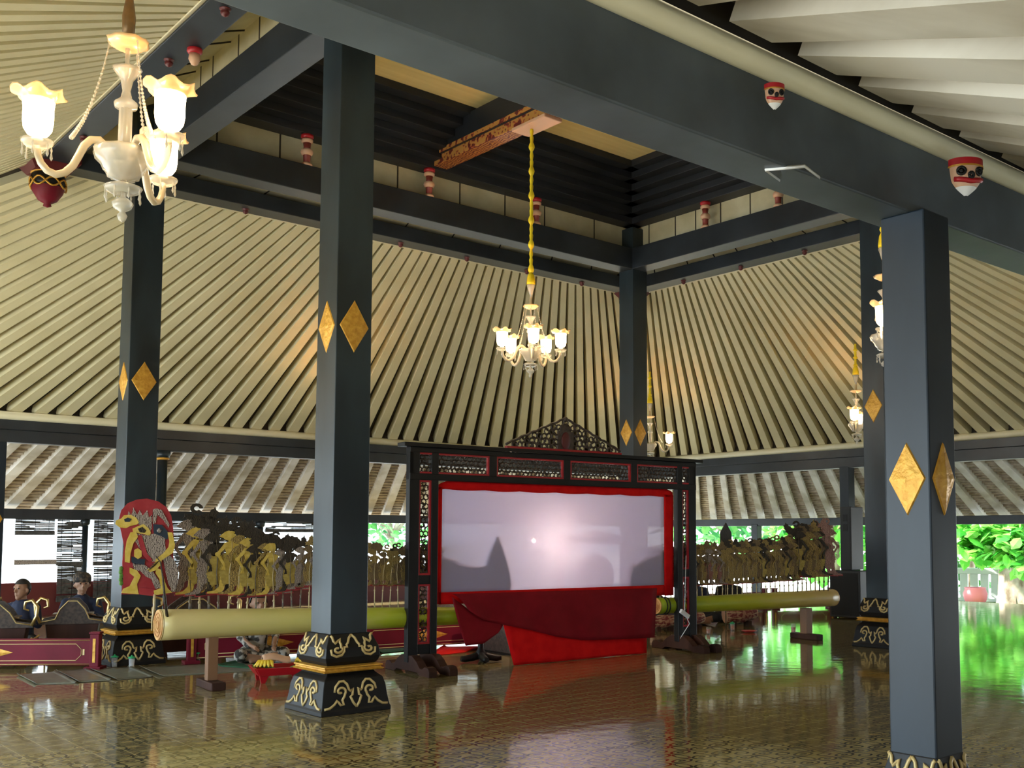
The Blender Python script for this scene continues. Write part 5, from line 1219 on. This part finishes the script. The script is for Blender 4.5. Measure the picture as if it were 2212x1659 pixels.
blind(200, 262, 1223, 1300, 'lower bamboo blind right of the thin post')
blind(262, 560, 1121, 1235, 'wide bamboo blind behind the left puppets', gap=.03)
blind(573, 690, 1124, 1149, 'short rolled bamboo blind left of the nearer tall column', gap=.3)
m = MB(); a, b = atY(30, 1215, OY1), atY(121, 1215, OY1); m.box(((a.x+b.x)/2, OY1, a.z), (b.x-a.x, .05, .09)); tag(m.build('opening_rail', M['lgrey']), 'grey rail crossing the bright opening at the far left', 'rail', kind='thing')
mb = MB(); mb.box((8.5, OY1+.1, .31), (15.5, .10, .62)); tag(mb.build('low_wall', M['maroond']), 'low dark maroon wall below the blinds', 'wall', kind='structure')
# white court buildings outside
mb = MB(); mb.box((6, 33, 2.2), (46, .4, 5.6)); tag(mb.build('wall_far', M['white']), 'white court wall beyond the blinds', 'wall', kind='structure')
mb = MB(); mb.box((42, 12, 1.6), (.4, 60, 4.4)); tag(mb.build('wall_right', M['white']), 'white court wall beyond the garden', 'wall', kind='structure')
mb = MB(); mb.box((12, -4.2, 3.2), (44, .4, 7.6)); tag(mb.build('shade_wall_back', M['shadewall']), 'added grey wall behind the photographer, shading the near column faces', 'wall', kind='structure')  # added out of view, keeps daylight off the near faces

mb = MB(); mb.box((-3.4, -1.6, 1.7), (.3, 5.6, 4.4)); tag(mb.build('shade_wall_left', M['shadewall']), 'added grey wall left of the photographer, shading the nearest column', 'wall', kind='structure')  # added out of view, cuts side light on the nearest column

# ------------------------------------------------------------------ garden side
def leaves(m, c, R_, n, L, seed, sq=(1, 1, 1), droop=.3):
    rnd = random.Random(seed); c = Vector(c)
    for i in range(n):
        v = Vector((rnd.gauss(0, 1), rnd.gauss(0, 1), rnd.gauss(0, 1))).normalized()*(rnd.random()**.4)
        p = c+Vector((v.x*R_*sq[0], v.y*R_*sq[1], v.z*R_*sq[2])); d = Vector((rnd.gauss(0, 1), rnd.gauss(0, 1), rnd.gauss(0, .5)-droop)).normalized()
        s = d.cross(Vector((rnd.gauss(0, .4), rnd.gauss(0, .4), 1))).normalized(); up_ = s.cross(d); l = L*rnd.uniform(.7, 1.2); w = l*.30
        vs = [p, p+d*l*.3+s*w*.9-up_*.02*l, p+d*l*.65+s*w-up_*.06*l, p+d*l-up_*.15*l, p+d*l*.65-s*w-up_*.06*l, p+d*l*.3-s*w*.9-up_*.02*l, p+d*l*.35+up_*.05*l, p+d*l*.68+up_*.02*l]
        m.add(vs, [(0, 1, 6), (1, 2, 7, 6), (2, 3, 7), (3, 4, 7), (4, 5, 6, 7), (5, 0, 6)])
    return m
tr = atZ(2199, 1322, -.5)
T = thing('broadleaf_tree', (tr.x, tr.y, -.5), 'big broad-leaved tree with pale mottled trunk at the right edge', 'tree', kind='thing')
m = MB(); base = Vector((tr.x, tr.y, -.5))
m.lathe([(.80, -.05), (.58, .12), (.46, .45), (.41, 1.0), (.41, 1.5), (.46, 1.9)], base, 18, wob=lambda i, q: (.07*math.sin(3*q+i*.3)+(.10*math.sin(5*q) if i < 2 else 0), 0))
m.build('trunk', M['bark'], T)
dr = Vector((base.y, -base.x, 0)).normalized()       # towards the right of the picture
tp = base+Vector((0, 0, 1.75))
MB().tube([tp-dr*.1, tp-dr*.45+Vector((0, 0, .25)), tp-dr*.95+Vector((0, 0, .62)), tp-dr*1.25+Vector((0, 0, 1.0)), tp-dr*1.5+Vector((0, 0, 1.7)), tp-dr*1.5+Vector((0, 0, 2.6))], [.28, .21, .17, .15, .12, .08], 12).build('branch', M['bark'], T)
MB().tube([tp, tp+dr*.5+Vector((0, 0, .8)), tp+dr*.9+Vector((0, 0, 1.8)), tp+dr*1.1+Vector((0, 0, 3))], [.45, .34, .24, .12], 12).build('branch', M['bark'], T)
m = MB(); leaves(m, tp+Vector((0, 0, 2.9)), 3.6, 1500, .55, 3, (1, 1, .62)); leaves(m, tp+dr*.6+Vector((0, 0, .95)), 1.25, 240, .42, 5, (1, 1, .45)); leaves(m, tp-dr*1.55+Vector((0, 0, .85)), .75, 120, .40, 6, (1, 1, .5))
for q, (px, py, R_, n) in enumerate(((2095, 1165, .8, 150), (2140, 1150, .8, 150), (2195, 1165, .9, 200), (2120, 1195, .35, 30), (2205, 1200, .6, 90))):
    leaves(m, atX(px, py, 25.6), R_, n, .42, 30+q, (1, 1, .6))
m.build('foliage', M['leaf'], T)
def shrub(x, y, z, R_, n, L, label, seed, mat='leaf2', sq=(1, 1, .8), trunk_h=1.5):
    t = thing('garden_tree', (x, y, -.5), label, 'tree', kind='thing')
    MB().tube([(x, y, -.52), (x+.05, y, z*.5), (x-.05, y+.1, z)], [.16, .12, .07], 8).build('trunk', M['bark'], t)
    b = MB()
    for i in range(5):
        q = seed+i*1.3; b.tube([(x, y, z*.6), (x+math.cos(q)*R_*.4, y+math.sin(q)*R_*.4, z), (x+math.cos(q)*R_*.8, y+math.sin(q)*R_*.8, z+R_*.3)], [.07, .05, .02], 6)
    b.build('branch', M['bark'], t)
    leaves(MB(), (x, y, z), R_, n, L, seed, sq).build('foliage', M[mat], t)
shrub(26.5, 22.5, 2.6, 2.5, 750, .42, 'green garden tree behind the far right eave, next to the screen', 11)
shrub(27.5, 19.0, 2.5, 2.3, 700, .42, 'green garden tree behind the blue-black eave post', 12, 'leaf')
shrub(28.5, 16.0, 2.4, 2.2, 700, .42, 'green garden tree behind the tallest right puppets', 13)
shrub(30.5, 12.0, 3.6, 2.6, 700, .5, 'green garden tree behind the loudspeakers', 14, 'leaf')
shrub(33.0, 17.5, 3.6, 3., 700, .5, 'tall garden tree farther back beyond the balustrade', 15)
shrub(35.5, 24.5, 2.6, 3.6, 1100, .6, 'dense green garden tree far behind the right puppets', 17, 'leaf')
shrub(37.0, 20.5, 2.4, 3.4, 1100, .6, 'dense green garden tree far behind the right trunk stand', 18)
shrub(17.5, 28.5, 2.4, 2.0, 420, .34, 'sparse tree with bare branches against the white wall, left of the screen', 16, 'leaf2', (1, 1, .7))
# balustrade
A, B_ = Vector((29.8, 17.5, 0)), Vector((31.5, 10.5, 0)); d = (B_-A).normalized(); L = (B_-A).length; n_ = Vector((d.y, -d.x, 0))
t = thing('balustrade', tuple(A+Vector((0, 0, -.5))), 'white balustrade with flat balusters behind the big tree', 'balustrade', kind='thing')
def bb(m, s0, s1, z0, z1, w):
    P = lambda s, o, z: A+d*s+n_*o+Vector((0, 0, z)); m.hexa([P(s0, -w, z0), P(s1, -w, z0), P(s1, w, z0), P(s0, w, z0)], [P(s0, -w, z1), P(s1, -w, z1), P(s1, w, z1), P(s0, w, z1)]); return m
bb(MB(), 0, L, .40, .58, .12).build('top_rail', M['white'], t, .02); bb(MB(), 0, L, -.5, -.32, .12).build('plinth', M['white'], t, .02)
k = int(L/.30)
for i in range(k): bb(MB(), (i+.12)*L/k, (i+.88)*L/k, -.33, .41, .06).build('baluster', M['white'], t, .01)
mb = MB(); mb.box((25.6, 13.2, -.44), (1.0, 9, .16)); tag(mb.build('planter_kerb', M['paving']), kind='structure', label='pale kerb of the planting bed')
mb = MB(); mb.box((29.0, 13.2, -.46), (5.8, 12, .10)); tag(mb.build('garden_bed', M['dirt']), kind='structure', label='planting bed')
g = atX(2107, 1292, 28.2); t = thing('ceramic_pot', tuple((g.x, g.y, -.42)), 'pink ceramic pot on the bed left of the big tree', 'pot', kind='thing')
MB().lathe([(.20, -.42), (.30, -.25), (.33, -.08), (.28, .06), (.30, .10), (.25, .10), (.2, 0)], (g.x, g.y, 0), 18).build('pot', M['pink'], t)
g = atX(2138, 1232, 41.6); x, y, z = 41.66, g.y, g.z
t = thing('fire_extinguisher', (x, y, z), 'red fire extinguisher on the white wall behind the balustrade', 'fire extinguisher', kind='thing')
MB().lathe([(.13, z), (.15, z+.03), (.15, z+.48), (.10, z+.56), (.05, z+.6)], (x, y, 0), 14).build('cylinder', M['red'], t)
MB().lathe([(.04, z+.6), (.05, z+.68), (.02, z+.7)], (x, y, 0), 10).build('valve', M['blackwood'], t); MB().tube([(x, y, z+.66), (x-.02, y+.2, z+.6), (x-.02, y+.22, z+.2)], .02, 6).build('hose', M['blackwood'], t)
MB().box((x+.08, y, z+.3), (.10, .06, .5)).build('bracket', M['metal'], t)

# ------------------------------------------------------------------ light
w = bpy.data.worlds.new('sky'); S.world = w; w.use_nodes = True; nt = w.node_tree
bg = nt.nodes['Background']; bg.inputs[0].default_value = (.70, .87, 1.0, 1); bg.inputs[1].default_value = 2.6
sd = bpy.data.lights.new('sun', 'SUN'); so = bpy.data.objects.new('sun', sd); COL.objects.link(so); sd.energy = 9.5; sd.angle = .02; sd.color = (1, .95, .86)
so.rotation_euler = Vector((-.44, .66, .61)).to_track_quat('Z', 'Y').to_euler()
S.view_settings.view_transform = 'Standard'; S.view_settings.look = 'None'; S.view_settings.gamma = 1; S.view_settings.use_curve_mapping = False
S.view_settings.exposure = 1.42
S.cycles.use_denoising = True
S.cycles.use_adaptive_sampling = True; S.cycles.adaptive_threshold = .08; S.cycles.max_bounces = 9; S.cycles.diffuse_bounces = 4; S.cycles.glossy_bounces = 4; S.cycles.transparent_max_bounces = 12; S.cycles.transmission_bounces = 6
S.cycles.sample_clamp_indirect = 6; S.cycles.caustics_reflective = False; S.cycles.caustics_refractive = False
for o in S.objects:
    if '_w' in o.keys(): del o['_w']
